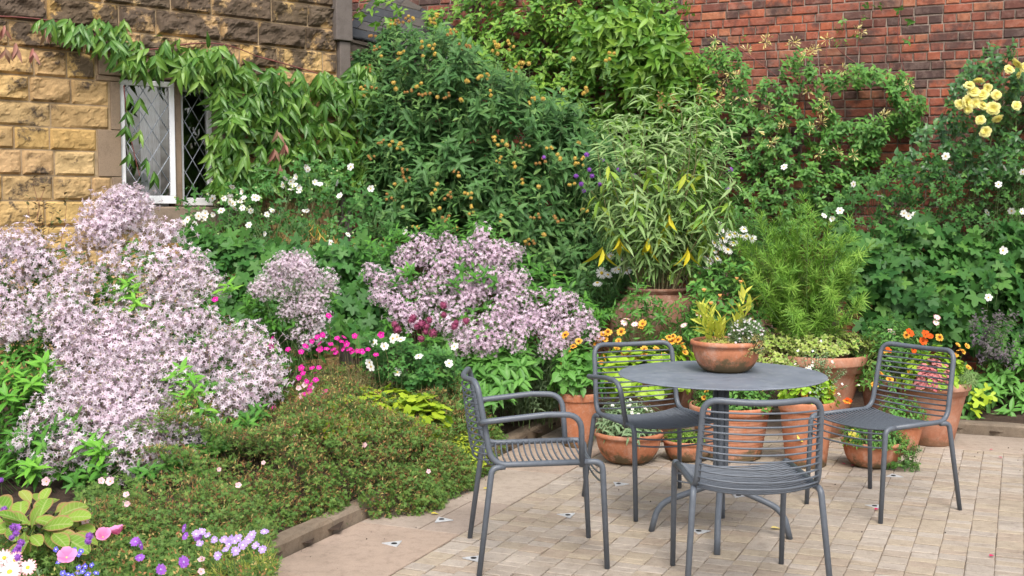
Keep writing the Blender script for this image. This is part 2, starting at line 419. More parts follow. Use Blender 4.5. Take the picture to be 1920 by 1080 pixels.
V = []; F = []; A = []; b = -0.2
while b > -7:
    L = random.choice([0.6, 0.82, 0.75, 0.45]); spl = random.random() < 0.35
    if spl:
        tile(V, F, A, -2.915, -2.60, b - L + 0.004, b, random.random(), 0.0, 0.004); tile(V, F, A, -2.595, -2.378, b - L + 0.004, b, random.random(), -0.001, 0.004)
    else: tile(V, F, A, -2.915, -2.378, b - L + 0.004, b, random.random(), 0.0, 0.004)
    b -= L
a = -2.37
while a < 4.2:
    L = random.choice([0.9, 0.6, 0.75]); tile(V, F, A, a, a + L - 0.005, -0.555, -0.01, random.random(), 0.0, 0.004); a += L
slabs = meshobj('patio_slabs', V, F, m_slab, attr=A); tag(slabs, kind='structure')
# kerbs: individual stones in a row
def kerb(name, L0, L1, place, h, wdt, n):
    V = []; F = []; A = []
    t = L0
    while t < L1:
        L = random.uniform(0.7, 0.95); q = min(L1, t + L); r_ = random.random(); k0 = len(V); ns = 9
        for i in range(ns + 1):
            s = t + 0.004 + (q - t - 0.008) * i / ns
            prof = [(0, -0.04), (0, h - 0.014), (0.012, h), (wdt - 0.012, h), (wdt, h - 0.014), (wdt, -0.04)]
            for x, z in prof:
                nn = 0.006 * mnoise.noise(Vector((s * 6, x * 30, z * 30))) + 0.004 * mnoise.noise(Vector((s * 23, x * 50, z * 40)))
                V.append(place(s, x - nn, z + (nn if z > 0 else 0))); A.append((0.5, 0.5, r_))
        for i in range(ns):
            for j in range(5):
                p = k0 + i * 6 + j; F.append((p, p + 1, p + 7, p + 6))
        F.append(tuple(k0 + j for j in range(6))[::-1]); F.append(tuple(k0 + ns * 6 + j for j in range(6)))
        t = q
    o = meshobj(name, V, F, m_curb, attr=A); tag(o, kind='structure')
kerb('kerb', -7.0, 0.0, lambda s, x, z: AB(-2.925 - x, s, z), 0.072, 0.10, 1)
kerb('kerb', -3.04, 3.6, lambda s, x, z: AB(s, 0.003 + x, z), 0.075, 0.12, 1)

# metal inserts in the paving
m_steel = plain('dull_steel', (0.48, 0.49, 0.50), 0.55, 0.2, 40, 0.1)
m_hole = plain('dark_hole', (0.01, 0.01, 0.01), 0.9, 0.1)
words = ['nearest the picture corner, by the left kerb', 'beside the geranium mat, before the left armchair', 'at the near rear leg of the left armchair', 'beneath the left armchair seat', 'right of the left armchair, before the terracotta bowls', 'between the left table foot and the front chair', 'behind the foot of the table column', 'at the near foot of the right chair', 'before the low bowl behind the right chair']
for i, (a, b) in enumerate(PLATES):
    c = AB(a, b, 0.0); t = thing('metal_insert', 'pale metal plate in the paving ' + words[i], 'metal plate', c, R([200, 20, 80, 190, 30, 40, 150, 60, 110][i]), 'metal plates set in the paving')
    V = [(-0.045, -0.035, 0.004), (0.05, -0.03, 0.004), (0.0, 0.05, 0.004), (-0.045, -0.035, 0), (0.05, -0.03, 0), (0.0, 0.05, 0)]
    meshobj('plate', V, [(0, 1, 2), (0, 3, 4, 1), (1, 4, 5, 2), (2, 5, 3, 0)], m_steel, t)
    lathe('hole', [(0.0, 0.0062), (0.012, 0.0062), (0.014, 0.004)][::-1], m_hole, t, 12)

# ------------------------------------------------------------------ red brick garden wall
WU = -UR.copy()                               # along the wall, to the far left
WB = Vector((3.96, 9.85, 0)) - WU * 3.2       # right end start
WL, WH = 13.5, 4.3
def wallpt(s, z, d=0.0): return WB + WU * s - UC * d + Vector((0, 0, z))
m_brick, nt, bs = newmat('red_brick'); x, y, z = lcattr(nt); wp = wpos(nt)
c = ramp(nt, [(0.0, (0.42, 0.11, 0.06)), (0.22, (0.50, 0.13, 0.06)), (0.42, (0.36, 0.10, 0.06)), (0.58, (0.54, 0.20, 0.10)), (0.68, (0.19, 0.06, 0.045)), (0.80, (0.13, 0.06, 0.05)), (0.90, (0.06, 0.042, 0.043)), (0.96, (0.27, 0.13, 0.09))], z, 'CONSTANT')
fn = noisen(nt, 22, 7, 0.75, wp); mid = noisen(nt, 6, 5, 0.65, wp); big = noisen(nt, 0.9, 4, 0.6, wp)
c = mixc(nt, c, (0.04, 0.033, 0.036), mathn(nt, 'MULTIPLY', ramp(nt, [(0.47, (0, 0, 0)), (0.62, (1, 1, 1))], mid), 0.85))
c = mixc(nt, c, (0.06, 0.045, 0.045), mathn(nt, 'MULTIPLY', ramp(nt, [(0.46, (0, 0, 0)), (0.66, (1, 1, 1))], big), 0.48))
c = mixc(nt, c, ramp(nt, [(0.3, (0.55, 0.5, 0.5)), (0.55, (1, 1, 1)), (0.8, (1.3, 1.3, 1.25))], fn), 0.8, 'MULTIPLY')
c = mixc(nt, c, (0.22, 0.12, 0.09), 0.22)
c = mixc(nt, c, (0.36, 0.26, 0.21), mathn(nt, 'MULTIPLY', ramp(nt, [(0.50, (0, 0, 0)), (0.72, (1, 1, 1))], noisen(nt, 11, 7, 0.8, wp)), 0.42))
nt.links.new(c, bs.inputs['Base Color']); bs.inputs['Roughness'].default_value = 0.9; bs.inputs['Specular IOR Level'].default_value = 0.2
bump(nt, bs, fn, 0.9, 0.010)
m_mortar = plain('lime_mortar', (0.27, 0.215, 0.175), 1.0, 0.45, 14, 0.6)
bw = thing('brick_wall', 'tall weathered red brick garden wall with sooty bricks behind all the climbers', 'wall', WB)
V = []; F = []; A = []; ch = 0.0765; nrow = int(WH / ch)
for r_ in range(nrow):
    z0 = r_ * ch; s = -0.1 - (0.12 if r_ % 2 else 0) ; k = 0
    hdr = (r_ % 4 == 0)
    while s < WL:
        header = hdr or ((k + r_) % 2 == 0 and random.random() < 0.8)
        L = 0.112 if header else 0.232
        L *= random.uniform(0.98, 1.02); d = 0.012 + random.uniform(-0.004, 0.006); j = random.uniform(-0.0015, 0.0015); g = 0.0055
        base = len(V)
        sag = 0.012 * math.sin(s * 0.9) * math.sin(r_ * 0.17)
        fr = []
        for (ss, zz) in ((s + g, z0 + g), (s + L - g, z0 + g), (s + L - g, z0 + ch - g), (s + g, z0 + ch - g)):
            zz += sag + random.uniform(-0.0015, 0.0015); fr.append((ss + random.uniform(-0.0015, 0.0015), zz))
            V.append(wallpt(fr[-1][0], zz, -0.02) - WB)
        for ss, zz in fr: V.append(wallpt(ss, zz, d - 0.006) - WB)
        cs, cz = s + L / 2, z0 + ch / 2 + sag
        for ss, zz in fr: V.append(wallpt(ss + (0.006 if ss < cs else -0.006), zz + (0.006 if zz < cz else -0.006), d) - WB)
        A += [(0.5, 0.5, random.random())] * 12
        for q in (0, 4): F += [(base + q + (i + 1) % 4, base + q + i, base + q + 4 + i, base + q + 4 + (i + 1) % 4) for i in range(4)]
        F.append((base + 11, base + 10, base + 9, base + 8))
        s += L; k += 1
meshobj('brickwork', V, F, m_brick, bw, attr=A)
boxes('wall_core', [(wallpt(-0.1, 0, 0.0) - WB, WU * (WL + 0.1), UC * 0.34, Vector((0, 0, WH)), 0.5)], m_mortar, bw)

# ------------------------------------------------------------------ stone cottage
SD = Vector((math.sin(R(49)), math.cos(R(49)), 0)); SB = Vector((-3.727, 8.6, 0)); SN = Vector((SD.y, -SD.x, 0))   # SN points out to the garden
def stp(s, z, d=0.0): return SB + SD * s + SN * d + Vector((0, 0, z))
def st_at(u):  # distance along the wall seen at photograph column u
    k = (u - 960) / FPX; return (k * SB.y - SB.x) / (SD.x - k * SD.y)
def stY(u):
    u = np.asarray(u, float); k = (u - 960) / FPX; return SB.y + SD.y * (k * SB.y - SB.x) / (SD.x - k * SD.y)
m_stone, nt, bs = newmat('sandstone'); x, y, z = lcattr(nt); wp = wpos(nt)
c = ramp(nt, [(0.0, (0.48, 0.31, 0.12)), (0.3, (0.55, 0.375, 0.15)), (0.5, (0.49, 0.325, 0.17)), (0.75, (0.42, 0.28, 0.13)), (1.0, (0.54, 0.385, 0.19))], z)
fn = noisen(nt, 16, 8, 0.75, wp); md_ = noisen(nt, 3.6, 6, 0.7, wp); sp = noisen(nt, 90, 4, 0.8, wp)
sx = N(nt, 'ShaderNodeSeparateXYZ'); nt.links.new(wp, sx.inputs[0])
# y attribute = how far out the rough face stands; soot clings to it, and to the courses high on the wall
hgt = N(nt, 'ShaderNodeMapRange'); nt.links.new(sx.outputs[2], hgt.inputs[0]); hgt.inputs[1].default_value = 2.35; hgt.inputs[2].default_value = 2.95; hgt.inputs[3].default_value = -0.015; hgt.inputs[4].default_value = 0.155
soot = mathn(nt, 'ADD', mathn(nt, 'ADD', md_, mathn(nt, 'MULTIPLY', y, 0.15)), hgt.outputs[0])
sm = ramp(nt, [(0.60, (0, 0, 0)), (0.68, (1, 1, 1))], mathn(nt, 'ADD', soot, mathn(nt, 'MULTIPLY', mathn(nt, 'SUBTRACT', fn, 0.5), 0.35)))
c = mixc(nt, c, ramp(nt, [(0.28, (0.5, 0.45, 0.4)), (0.5, (1, 1, 1)), (0.8, (1.25, 1.2, 1.15))], fn), 0.75, 'MULTIPLY')
c = mixc(nt, c, (0.055, 0.045, 0.042), mathn(nt, 'MULTIPLY', sm, 0.86))
nt.links.new(c, bs.inputs['Base Color']); bs.inputs['Roughness'].default_value = 0.92; bs.inputs['Specular IOR Level'].default_value = 0.2
bump(nt, bs, mathn(nt, 'ADD', fn, mathn(nt, 'MULTIPLY', sp, 0.5)), 0.55, 0.012)
m_stmort = plain('stone_mortar', (0.34, 0.25, 0.15), 1.0, 0.3, 12, 0.5)
m_dress = stonemat('dressed_stone', [(0.24, 0.18, 0.13), (0.30, 0.22, 0.15), (0.27, 0.21, 0.16)], 0.6, 0.85, 0.25, 8)
m_quoin = stonemat('grey_quoin', [(0.13, 0.115, 0.11), (0.17, 0.145, 0.13)], 0.8, 0.9, 0.4, 8)
cot = thing('stone_cottage', 'cottage wall of rough yellow sandstone blocks streaked black, with a white leaded window', 'cottage', SB)
def SL(s, z, d=0.0): return stp(s, z, d) - SB
W0, W1 = st_at(231), st_at(408)          # window opening in the wall
ZS, ZT = 1.535, 2.535                     # sill top, lintel underside
J0, J1 = W0 - 0.0, W1
jw = 0.30
V = []; F = []; A = []
SEND = st_at(652)
z0 = 0.0; row = 0
def stone(s0, s1, z0, z1, rough=1.0, depth=0.028):
    nx = max(3, int((s1 - s0) / 0.015)); nz_ = max(3, int((z1 - z0) / 0.015)); b = len(V); sd_ = random.uniform(0, 50); rn = random.random()
    tiltx, tiltz = random.uniform(-1, 1) * 0.02, random.uniform(-1, 1) * 0.02; dk = random.uniform(0.45, 1.15)
    for j in range(nz_ + 1):
        for i in range(nx + 1):
            p, q = i / nx, j / nz_; s = s0 + (s1 - s0) * p; zz = z0 + (z1 - z0) * q
            e = min(p * (s1 - s0), (1 - p) * (s1 - s0), q * (z1 - z0), (1 - q) * (z1 - z0)) / (0.022 + 0.02 * mnoise.noise(Vector((s * 11, zz * 11, sd_))))
            e = 1 - (1 - min(1, e)) ** 2
            h = depth * dk * (0.75 + 1.1 * mnoise.fractal(Vector((s * 7 + sd_, zz * 9, sd_)), 0.9, 2.1, 5) - 0.5 * max(0, mnoise.noise(Vector((s * 4 + sd_, zz * 16, 7))))) * rough
            h = e * (h + tiltx * (p - .5) + tiltz * (q - .5) + 0.004) + 0.004
            h = round(h / 0.011) * 0.011 * 0.35 + h * 0.65
            V.append(SL(s, zz, max(0.002, h))); A.append((0.5, max(0, min(1, h / 0.06)), rn))
    for j in range(nz_):
        for i in range(nx):
            k = b + j * (nx + 1) + i; F.append((k, k + 1, k + nx + 2, k + nx + 1))
    # returns to the mortar
    rim = [b + i for i in range(nx + 1)] + [b + j * (nx + 1) + nx for j in range(1, nz_ + 1)] + [b + nz_ * (nx + 1) + i for i in range(nx - 1, -1, -1)] + [b + j * (nx + 1) for j in range(nz_ - 1, 0, -1)]
    k0 = len(V)
    for r_ in rim: p = Vector(V[r_]); V.append(p - SN * (p.dot(SN) + 0.01)); A.append((0.5, 0, rn))
    for i in range(len(rim)): j = (i + 1) % len(rim); F.append((rim[j], rim[i], k0 + i, k0 + j))
HS = [0.2, 0.2, 0.2, 0.2, 0.2, 0.2, 0.185, 0.19, 0.185, 0.19, 0.17, 0.18, 0.19, 0.20, 0.19, 0.20, 0.19, 0.21, 0.19, 0.2, 0.2, 0.2]
for hh in HS:
    z1 = z0 + hh; s = -2.2 - random.random() * 0.3; gap = 0.006
    while s < SEND - 0.1:
        L = random.uniform(0.22, 0.46) if z0 < 2.6 else random.choice([0.35, 0.45, 0.55, 0.3])
        e = min(s + L, SEND - 0.1)
        if SEND - 0.1 - e < 0.12: e = SEND - 0.1
        segs = [(s, e)]
        if z1 > ZS - 0.14 and z0 < ZT + 0.12:
            a0, a1 = W0 - (0.19 if (1.74 < z0 < 2.1 or z0 > 2.48) else 0.085), W1 + 0.175
            segs = [(s, min(e, a0))] if s < a0 else []
            if e > a1: segs.append((max(s, a1), e))
        for (p, q) in segs:
            if q - p > 0.05: stone(p + gap, q - gap, z0 + gap, z1 - gap, (0.6 if z0 < 2.3 else 1.0) if z0 < 2.5 else 1.35)
        s = e
    z0 = z1; row += 1
meshobj('wall', V, F, m_stone, cot, smooth=False, attr=A)
# wall core with the opening left in it
th = 0.45; ztop = z0
ext = W1 + 0.17; i0 = W0 - 0.12
i0 = W0 - 0.07
core = [(SL(-2.4, 0, 0.0), SD * (i0 + 2.4), -SN * th, Vector((0, 0, ztop)), .5), (SL(ext, 0, 0.0), SD * (SEND - ext), -SN * th, Vector((0, 0, ztop)), .5),
        (SL(i0, 0, 0.0), SD * (ext - i0), -SN * th, Vector((0, 0, ZS - 0.18)), .5), (SL(i0, ZT + 0.14, 0.0), SD * (ext - i0), -SN * th, Vector((0, 0, ztop - ZT - 0.14)), .5)]
boxes('wall_core', core, m_stmort, cot)
# dressed surround
surr = [(SL(i0 - 0.1, ZT, -0.2), SD * (ext - i0 + 0.1), SN * 0.225, Vector((0, 0, 0.136)), .3)]
boxes('lintel', surr, m_dress, cot, 0.008)
boxes('window_sill', [(SL(i0 - 0.02, ZS - 0.176, -0.2), SD * (ext - i0 + 0.04), SN * 0.27, Vector((0, 0, 0.172)), .9)], m_dress, cot, 0.012)
zb = ZS
for k, hh in enumerate([0.225, 0.36, 0.37, 0.042]):
    wd = [0.05, 0.155, 0.05, 0.155][k]
    boxes('jamb_stone', [(SL(W0 - 0.028 - wd, zb + 0.002, -0.2), SD * (wd + 0.026), SN * 0.214, Vector((0, 0, hh - 0.004)), random.random())], m_dress, cot, 0.005)
    boxes('jamb_stone', [(SL(W1 + 0.002, zb + 0.002, -0.2), SD * 0.166, SN * 0.216, Vector((0, 0, hh - 0.004)), random.random())], m_dress, cot, 0.005); zb += hh
WM = st_at(337)
boxes('mullion', [(SL(WM - 0.035, ZS + 0.001, -0.15), SD * 0.066, SN * 0.165, Vector((0, 0, ZT - ZS - 0.002)), .2)], m_dress, cot, 0.012)
# corner pier of grey dressed blocks
zq = 0; k = 0
while zq < ztop:
    hh = [0.42, 0.5, 0.36][k % 3]; wd = 0.11 if zq < 2.95 else 0.17
    boxes('corner_pier', [(SL(SEND - 0.098 if wd < .12 else SEND - 0.15, zq + 0.003, -0.3), SD * wd, SN * (0.36 if wd < .12 else 0.385), Vector((0, 0, hh - 0.006)), random.random())], m_quoin, cot, 0.008); zq += hh; k += 1
# white casements with lead lattice
m_white = plain('white_paint', (0.78, 0.79, 0.80), 0.45, 0.04, 9)
m_lead = plain('lead_came', (0.30, 0.33, 0.37), 0.5, 0.15, 30)
m_glass, nt, bs = newmat('window_glass')
bs.inputs['Base Color'].default_value = (0.9, 0.95, 1, 1); bs.inputs['Roughness'].default_value = 0.03
tr = N(nt, 'ShaderNodeBsdfTransparent'); gl = N(nt, 'ShaderNodeBsdfGlossy'); gl.inputs['Roughness'].default_value = 0.04
fr = N(nt, 'ShaderNodeFresnel'); fr.inputs[0].default_value = 1.5
wob = noisen(nt, 5, 2, 0.5, wpos(nt)); bb = N(nt, 'ShaderNodeBump'); bb.inputs['Strength'].default_value = 0.12; bb.inputs['Distance'].default_value = 0.02; nt.links.new(wob, bb.inputs['Height'])
nt.links.new(bb.outputs[0], gl.inputs['Normal'])
mx = N(nt, 'ShaderNodeMixShader'); nt.links.new(mathn(nt, 'ADD', mathn(nt, 'MULTIPLY', fr.outputs[0], 3.5), 0.12), mx.inputs[0]); nt.links.new(tr.outputs[0], mx.inputs[1]); nt.links.new(gl.outputs[0], mx.inputs[2])
nt.links.new(mx.outputs[0], nt.nodes['Material Output'].inputs[0])
def casement(name, w, h, parent, loc, ux, un, label=None):
    ux = Vector(ux); un = Vector(un); up = Vector((0, 0, 1)); loc = Vector(loc)
    fw, fd = 0.042, 0.04
    o = boxes(name, [(loc, ux * w, un * fd, up * (fw * 1.5), .5), (loc + up * (h - fw), ux * w, un * fd, up * fw, .5),
        (loc + up * (fw * 1.5), ux * fw, un * fd, up * (h - fw * 2.5), .5), (loc + up * (fw * 1.5) + ux * (w - fw), ux * fw, un * fd, up * (h - fw * 2.5), .5)], m_white, parent, 0.004)
    gw, gh = w - 2 * fw, h - 2.5 * fw; g0 = loc + up * (fw * 1.5) + ux * fw + un * 0.018
    g = meshobj('pane', [g0, g0 + ux * gw, g0 + ux * gw + up * gh, g0 + up * gh], [(0, 1, 2, 3)], m_glass, o)
    V = []; F = []; dx, dz = 0.128, 0.205; n = 14
    def clip(p, q):
        t0, t1 = 0.0, 1.0
        for ax, lim in ((0, gw), (1, gh)):
            d = q[ax] - p[ax]
            for bnd, sg in ((0, 1), (lim, -1)):
                if abs(d) < 1e-9: continue
                t = (bnd - p[ax]) / d
                if d * sg > 0: t0 = max(t0, t)
                else: t1 = min(t1, t)
        return (t0, t1) if t0 < t1 else None
    for k in range(-n, n):
        for sg in (1, -1):
            p = (k * dx + 0.02, 0.0); q = (p[0] + sg * dx * gh / dz, gh); c = clip(p, q)
            if not c: continue
            a = g0 + ux * (p[0] + (q[0] - p[0]) * c[0]) + up * (gh * c[0]) + un * 0.002; b = g0 + ux * (p[0] + (q[0] - p[0]) * c[1]) + up * (gh * c[1]) + un * 0.002
            sweep([a, b], 0.0036, 6, V, F)
    meshobj('lattice', V, F, m_lead, o, True); return o
hh = ZT - ZS - 0.03
win = bpy.data.objects.new('window', None); link(win, cot)
wR = WM + 0.038; casement('casement_frame', W1 - wR - 0.002, hh - 0.01, win, SL(wR, ZS + 0.006, -0.10), SD, SN)
# left casement stands ajar, hinged on its left side
an = R(9); od = (SD * math.cos(an) + SN * math.sin(an)); on = (SN * math.cos(an) - SD * math.sin(an))
casement('casement_frame', WM - W0 - 0.04, hh - 0.01, win, SL(W0 + 0.006, ZS + 0.02, -0.055), od, on)
boxes('fixed_frame', [(SL(W0 + 0.002, ZS + 0.001, -0.14), SD * (WM - W0 - 0.045), SN * 0.05, Vector((0, 0, 0.03)), .5)], m_white, win, 0.003)
# room behind
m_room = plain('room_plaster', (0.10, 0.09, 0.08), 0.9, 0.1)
ra, rb, rz0, rz1, rd = W0 - 0.35, W1 + 0.5, 0.9, 2.75, 1.6
c8 = [SL(ra, rz0, -th), SL(rb, rz0, -th), SL(rb, rz0, -th - rd), SL(ra, rz0, -th - rd), SL(ra, rz1, -th), SL(rb, rz1, -th), SL(rb, rz1, -th - rd), SL(ra, rz1, -th - rd)]
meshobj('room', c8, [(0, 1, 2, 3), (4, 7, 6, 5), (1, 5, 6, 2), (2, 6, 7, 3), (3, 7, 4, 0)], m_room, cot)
m_cur = plain('net_curtain', (0.78, 0.80, 0.84), 0.9, 0.05)
V = []; F = []
for i in range(41):
    s = WM - 0.21 + 0.17 * i / 40; d = -0.23 - 0.008 * math.sin(i * 0.8)
    V += [SL(s, ZS + 0.02, d), SL(s, ZT - 0.02, d)]
for i in range(40): F.append((2 * i, 2 * i + 2, 2 * i + 3, 2 * i + 1))
cu = meshobj('curtain', V, F, m_cur, None, True); cu.location = SB; tag(cu, 'pale net curtain gathered inside the left casement of the cottage window', 'curtain')
# pot plant on the inner sill
hp = thing('houseplant', 'bushy green houseplant in a small green pot behind the left window pane', 'houseplant', SB + SL(W0 + 0.13, ZS + 0.03, -0.30)); HP = hp
lathe('pot', [(0.045, 0), (0.048, 0.004), (0.062, 0.085), (0.066, 0.088), (0.066, 0.10), (0.058, 0.10)], plain('green_glaze', (0.05, 0.32, 0.20), 0.3, 0.1), hp, 24)
boxes('inner_sill', [(SL(W0, ZS - 0.02, -0.4), SD * (W1 - W0), SN * 0.19, Vector((0, 0, 0.05)), .5)], m_white, cot)
# slate lean-to roof beyond the cottage corner
m_slate = stonemat('slate', [(0.045, 0.05, 0.058), (0.07, 0.072, 0.075), (0.10, 0.09, 0.078), (0.055, 0.06, 0.07)], 0.2, 0.7, 0.5, 12)
sh = thing('slate_lean_to', 'low lean-to roof of old dark slates between the cottage corner and the brick wall', 'lean-to roof', tuple(P(700, 60, 11.2)))
o0 = Vector(P(640, 70, 10.9)); e1 = Vector(P(830, 118, 11.1)); along = (e1 - o0); back = Vector((0.25, 1.15, 0.62)); base = Vector(sh.location)
bl = []
for r_ in range(7):
    s = -0.1 * (r_ % 2)
    while s < 1.0:
        q = s + random.uniform(0.17, 0.23); q = min(q, 1.04); s0 = max(0, s)
        p = o0 + along * s0 + back * (r_ * 0.15) + Vector((0, -0.01, 0.022 + random.uniform(0, 0.01)))
        bl.append((p - base, along * (q - s0 - 0.006), back * 0.26 + Vector((0, 0, -0.014)), Vector((0, -0.004, 0.012)), random.random())); s = q
boxes('slates', bl, m_slate, sh)
m_fascia = plain('weathered_board', (0.13, 0.105, 0.085), 0.9, 0.4, 14, 0.4)
boxes('eaves_board', [(o0 - base + Vector((0, 0.02, -0.10)), along, Vector((0.0, 0.04, 0)), Vector((0, 0, 0.10)), .4), (o0 - base + Vector((0, 0.0, -0.02)), along, Vector((0.0, 0.05, 0.0)), Vector((0, 0, 0.03)), .1)], m_fascia, sh)
boxes('roof_deck', [(o0 - base + Vector((0, 0.03, -0.01)), along * 0.99, back, Vector((0, 0, 0.015)), .4)], m_fascia, sh)

# ================================================================== FURNITURE
m_steelpaint, nt, bs = newmat('grey_powder_coat')
nz = noisen(nt, 35, 5, 0.7, wpos(nt))
nt.links.new(ramp(nt, [(0.3, (0.085, 0.100, 0.122)), (0.7, (0.115, 0.132, 0.158))], nz), bs.inputs['Base Color'])
nt.links.new(ramp(nt, [(0.3, (0.36, 0.36, 0.36)), (0.75, (0.55, 0.55, 0.55))], nz), bs.inputs['Roughness'])
bump(nt, bs, noisen(nt, 400, 2, 0.5, wpos(nt)), 0.05, 0.001)
m_top, nt, bs = newmat('grey_table_top'); wp = wpos(nt)
big = noisen(nt, 5, 6, 0.7, wp); st = N(nt, 'ShaderNodeMapping'); st.inputs['Scale'].default_value = (4, 14, 1); st.inputs['Rotation'].default_value = (0, 0, 0.5)
nt.links.new(wp, st.inputs[0]); sc_ = noisen(nt, 2.2, 6, 0.75, st.outputs[0])
c = ramp(nt, [(0.3, (0.13, 0.152, 0.185)), (0.7, (0.185, 0.21, 0.25))], big)
c = mixc(nt, c, (0.36, 0.38, 0.40), mathn(nt, 'MULTIPLY', ramp(nt, [(0.52, (0, 0, 0)), (0.62, (1, 1, 1)), (0.64, (0.2, 0.2, 0.2))], noisen(nt, 13, 3, 0.6, wp)), 0.22))
c = mixc(nt, c, (0.035, 0.04, 0.05), ramp(nt, [(0.61, (0, 0, 0)), (0.66, (1, 1, 1))], sc_))
nt.links.new(c, bs.inputs['Base Color']); nt.links.new(ramp(nt, [(0.3, (0.42, 0.42, 0.42)), (0.7, (0.62, 0.62, 0.62))], big), bs.inputs['Roughness'])

def arm_tube(sx):
    p = [(sx * 0.232, -0.250, 0.628), (sx * 0.272, -0.235, 0.642), (sx * 0.276, 0.02, 0.668), (sx * 0.272, 0.165, 0.665), (sx * 0.236, 0.175, 0.44)]
    return sweep(fillet(p, [0, 0.045, 0.02, 0.075, 0]), 0.0128, 10)
def make_chair(label, arms, loc, face, group):
    """face = direction the sitter looks (azimuth, clockwise from +Y)"""
    t = thing('armchair' if arms else 'garden_chair', label, 'chair', loc, -face, group)
    r = 0.0128; W = 0.235
    side = lambda s: [(s * W, 0.20, 0.447), (s * W, -0.215, 0.437), (s * 0.232, -0.315, 0.80)]
    # frame: side rail + back hoop in one tube
    L = [(-W, 0.195, 0.458), (-W, -0.205, 0.452), (-0.224, -0.266, 0.803), (0, -0.318, 0.790), (0.224, -0.266, 0.803), (W, -0.205, 0.452), (W, 0.195, 0.458)]
    pts = fillet(L, [0, 0.07, 0.062, 0.2, 0.062, 0.07, 0], 8)
    V, F = sweep(pts, r, 10)
    meshobj('frame', V, F, m_steelpaint, t, True)
    for s in (-1, 1):
        V, F = sweep(fillet([(s * W, 0.185, 0.457), (s * (W + 0.0), 0.262, 0.458), (s * 0.234, 0.285, 0.0)], [0, 0.06, 0]), [r] * 9 + [r * 0.9], 10)
        meshobj('leg', V, F, m_steelpaint, t, True)
        V, F = sweep(fillet([(s * W, -0.150, 0.445), (s * (W + 0.012), -0.205, 0.443), (s * 0.282, -0.262, 0.0)], [0, 0.05, 0]), [r] * 9 + [r * 0.9], 10)
        meshobj('leg', V, F, m_steelpaint, t, True)
        if arms: V, F = arm_tube(s); meshobj('armrest', V, F, m_steelpaint, t, True)
    wr = 0.0043
    def wire(V, F, y0, z0, by, bz, hw=0.232):
        pts = []
        for k in range(13):
            q = -1 + 2 * k / 12; e = 1 - abs(q) ** 2.4
            pts.append((q * hw, y0 + by * e, z0 + bz * e))
        sweep(pts, wr, 6, V, F)
    V = []; F = []
    for k in range(12):                       # back wires bow to the rear
        f_ = (k + 0.6) / 12; z = 0.775 - 0.312 * f_; y = -0.262 + 0.042 * f_ if f_ < 0.85 else -0.226 + 0.09 * (f_ - 0.85)
        wire(V, F, y, z, -0.052, -0.004 - 0.014 * f_)
    meshobj('backrest', V, F, m_steelpaint, t, True)
    V = []; F = []
    for k in range(17):                       # seat wires dip in the middle
        y = -0.198 + 0.408 * k / 16; wire(V, F, y, 0.456 + 0.004 * k / 16, -0.012 * (1 - k / 16), -0.030)
    for k, (y, z) in enumerate(((0.232, 0.455), (0.255, 0.437), (0.265, 0.405), (0.27, 0.37))): wire(V, F, y, z, -0.004, -0.02, 0.238)
    meshobj('seat', V, F, m_steelpaint, t, True)
    return t
def fdir(p, q): return math.atan2(q[0] - p[0], q[1] - p[1])
CG = 'grey wire chairs round the table'
cA = make_chair('grey wire armchair on the left, seen side on, beside the geranium bed', True, (0.095, 5.11, 0), R(84), CG)
cC = make_chair('grey wire chair without arms, nearest the camera, its back turned', False, (0.932, 4.675, 0), R(-2.5), CG)
def put(o, loc, face, label): o.location = loc; o.rotation_euler = (0, 0, -face); o['label'] = label; return o
cB = put(copy_tree(cA), (0.731, 6.005, 0), R(161), 'grey wire armchair behind the table, in front of the lime green nasturtiums')
cD = put(copy_tree(cC), (1.885, 5.96, 0), R(236.5), 'grey wire chair without arms on the right, turned towards the table')
# table
tx, ty = 0.967, 5.41
tb = thing('bistro_table', 'round grey metal table on a four-tube pedestal, a terracotta bowl standing on it', 'table', (tx, ty, 0))
prof = [(0.0, 0.751), (0.46, 0.751), (0.472, 0.7515), (0.4755, 0.7545), (0.472, 0.7575), (0.46, 0.7585), (0.0, 0.7585)]
lathe('tabletop', prof, m_top, tb, 96)
for k, az in enumerate((-78, 12, 102, 192)):
    a = R(az); d = Vector((math.sin(a), math.cos(a), 0))
    L = [d * 0.021 + Vector((0, 0, 0.75)), d * 0.021 + Vector((0, 0, 0.245)), d * 0.285 + Vector((0, 0, 0.135)), d * 0.318 + Vector((0, 0, 0.0))]
    V, F = sweep(fillet(L, [0, 0.045, 0.075, 0], 8), 0.0145, 12); meshobj('leg', V, F, m_steelpaint, tb, True)
lathe('top_plate', [(0.0, 0.742), (0.11, 0.742), (0.115, 0.7505), (0.0, 0.7505)], m_steelpaint, tb, 32)

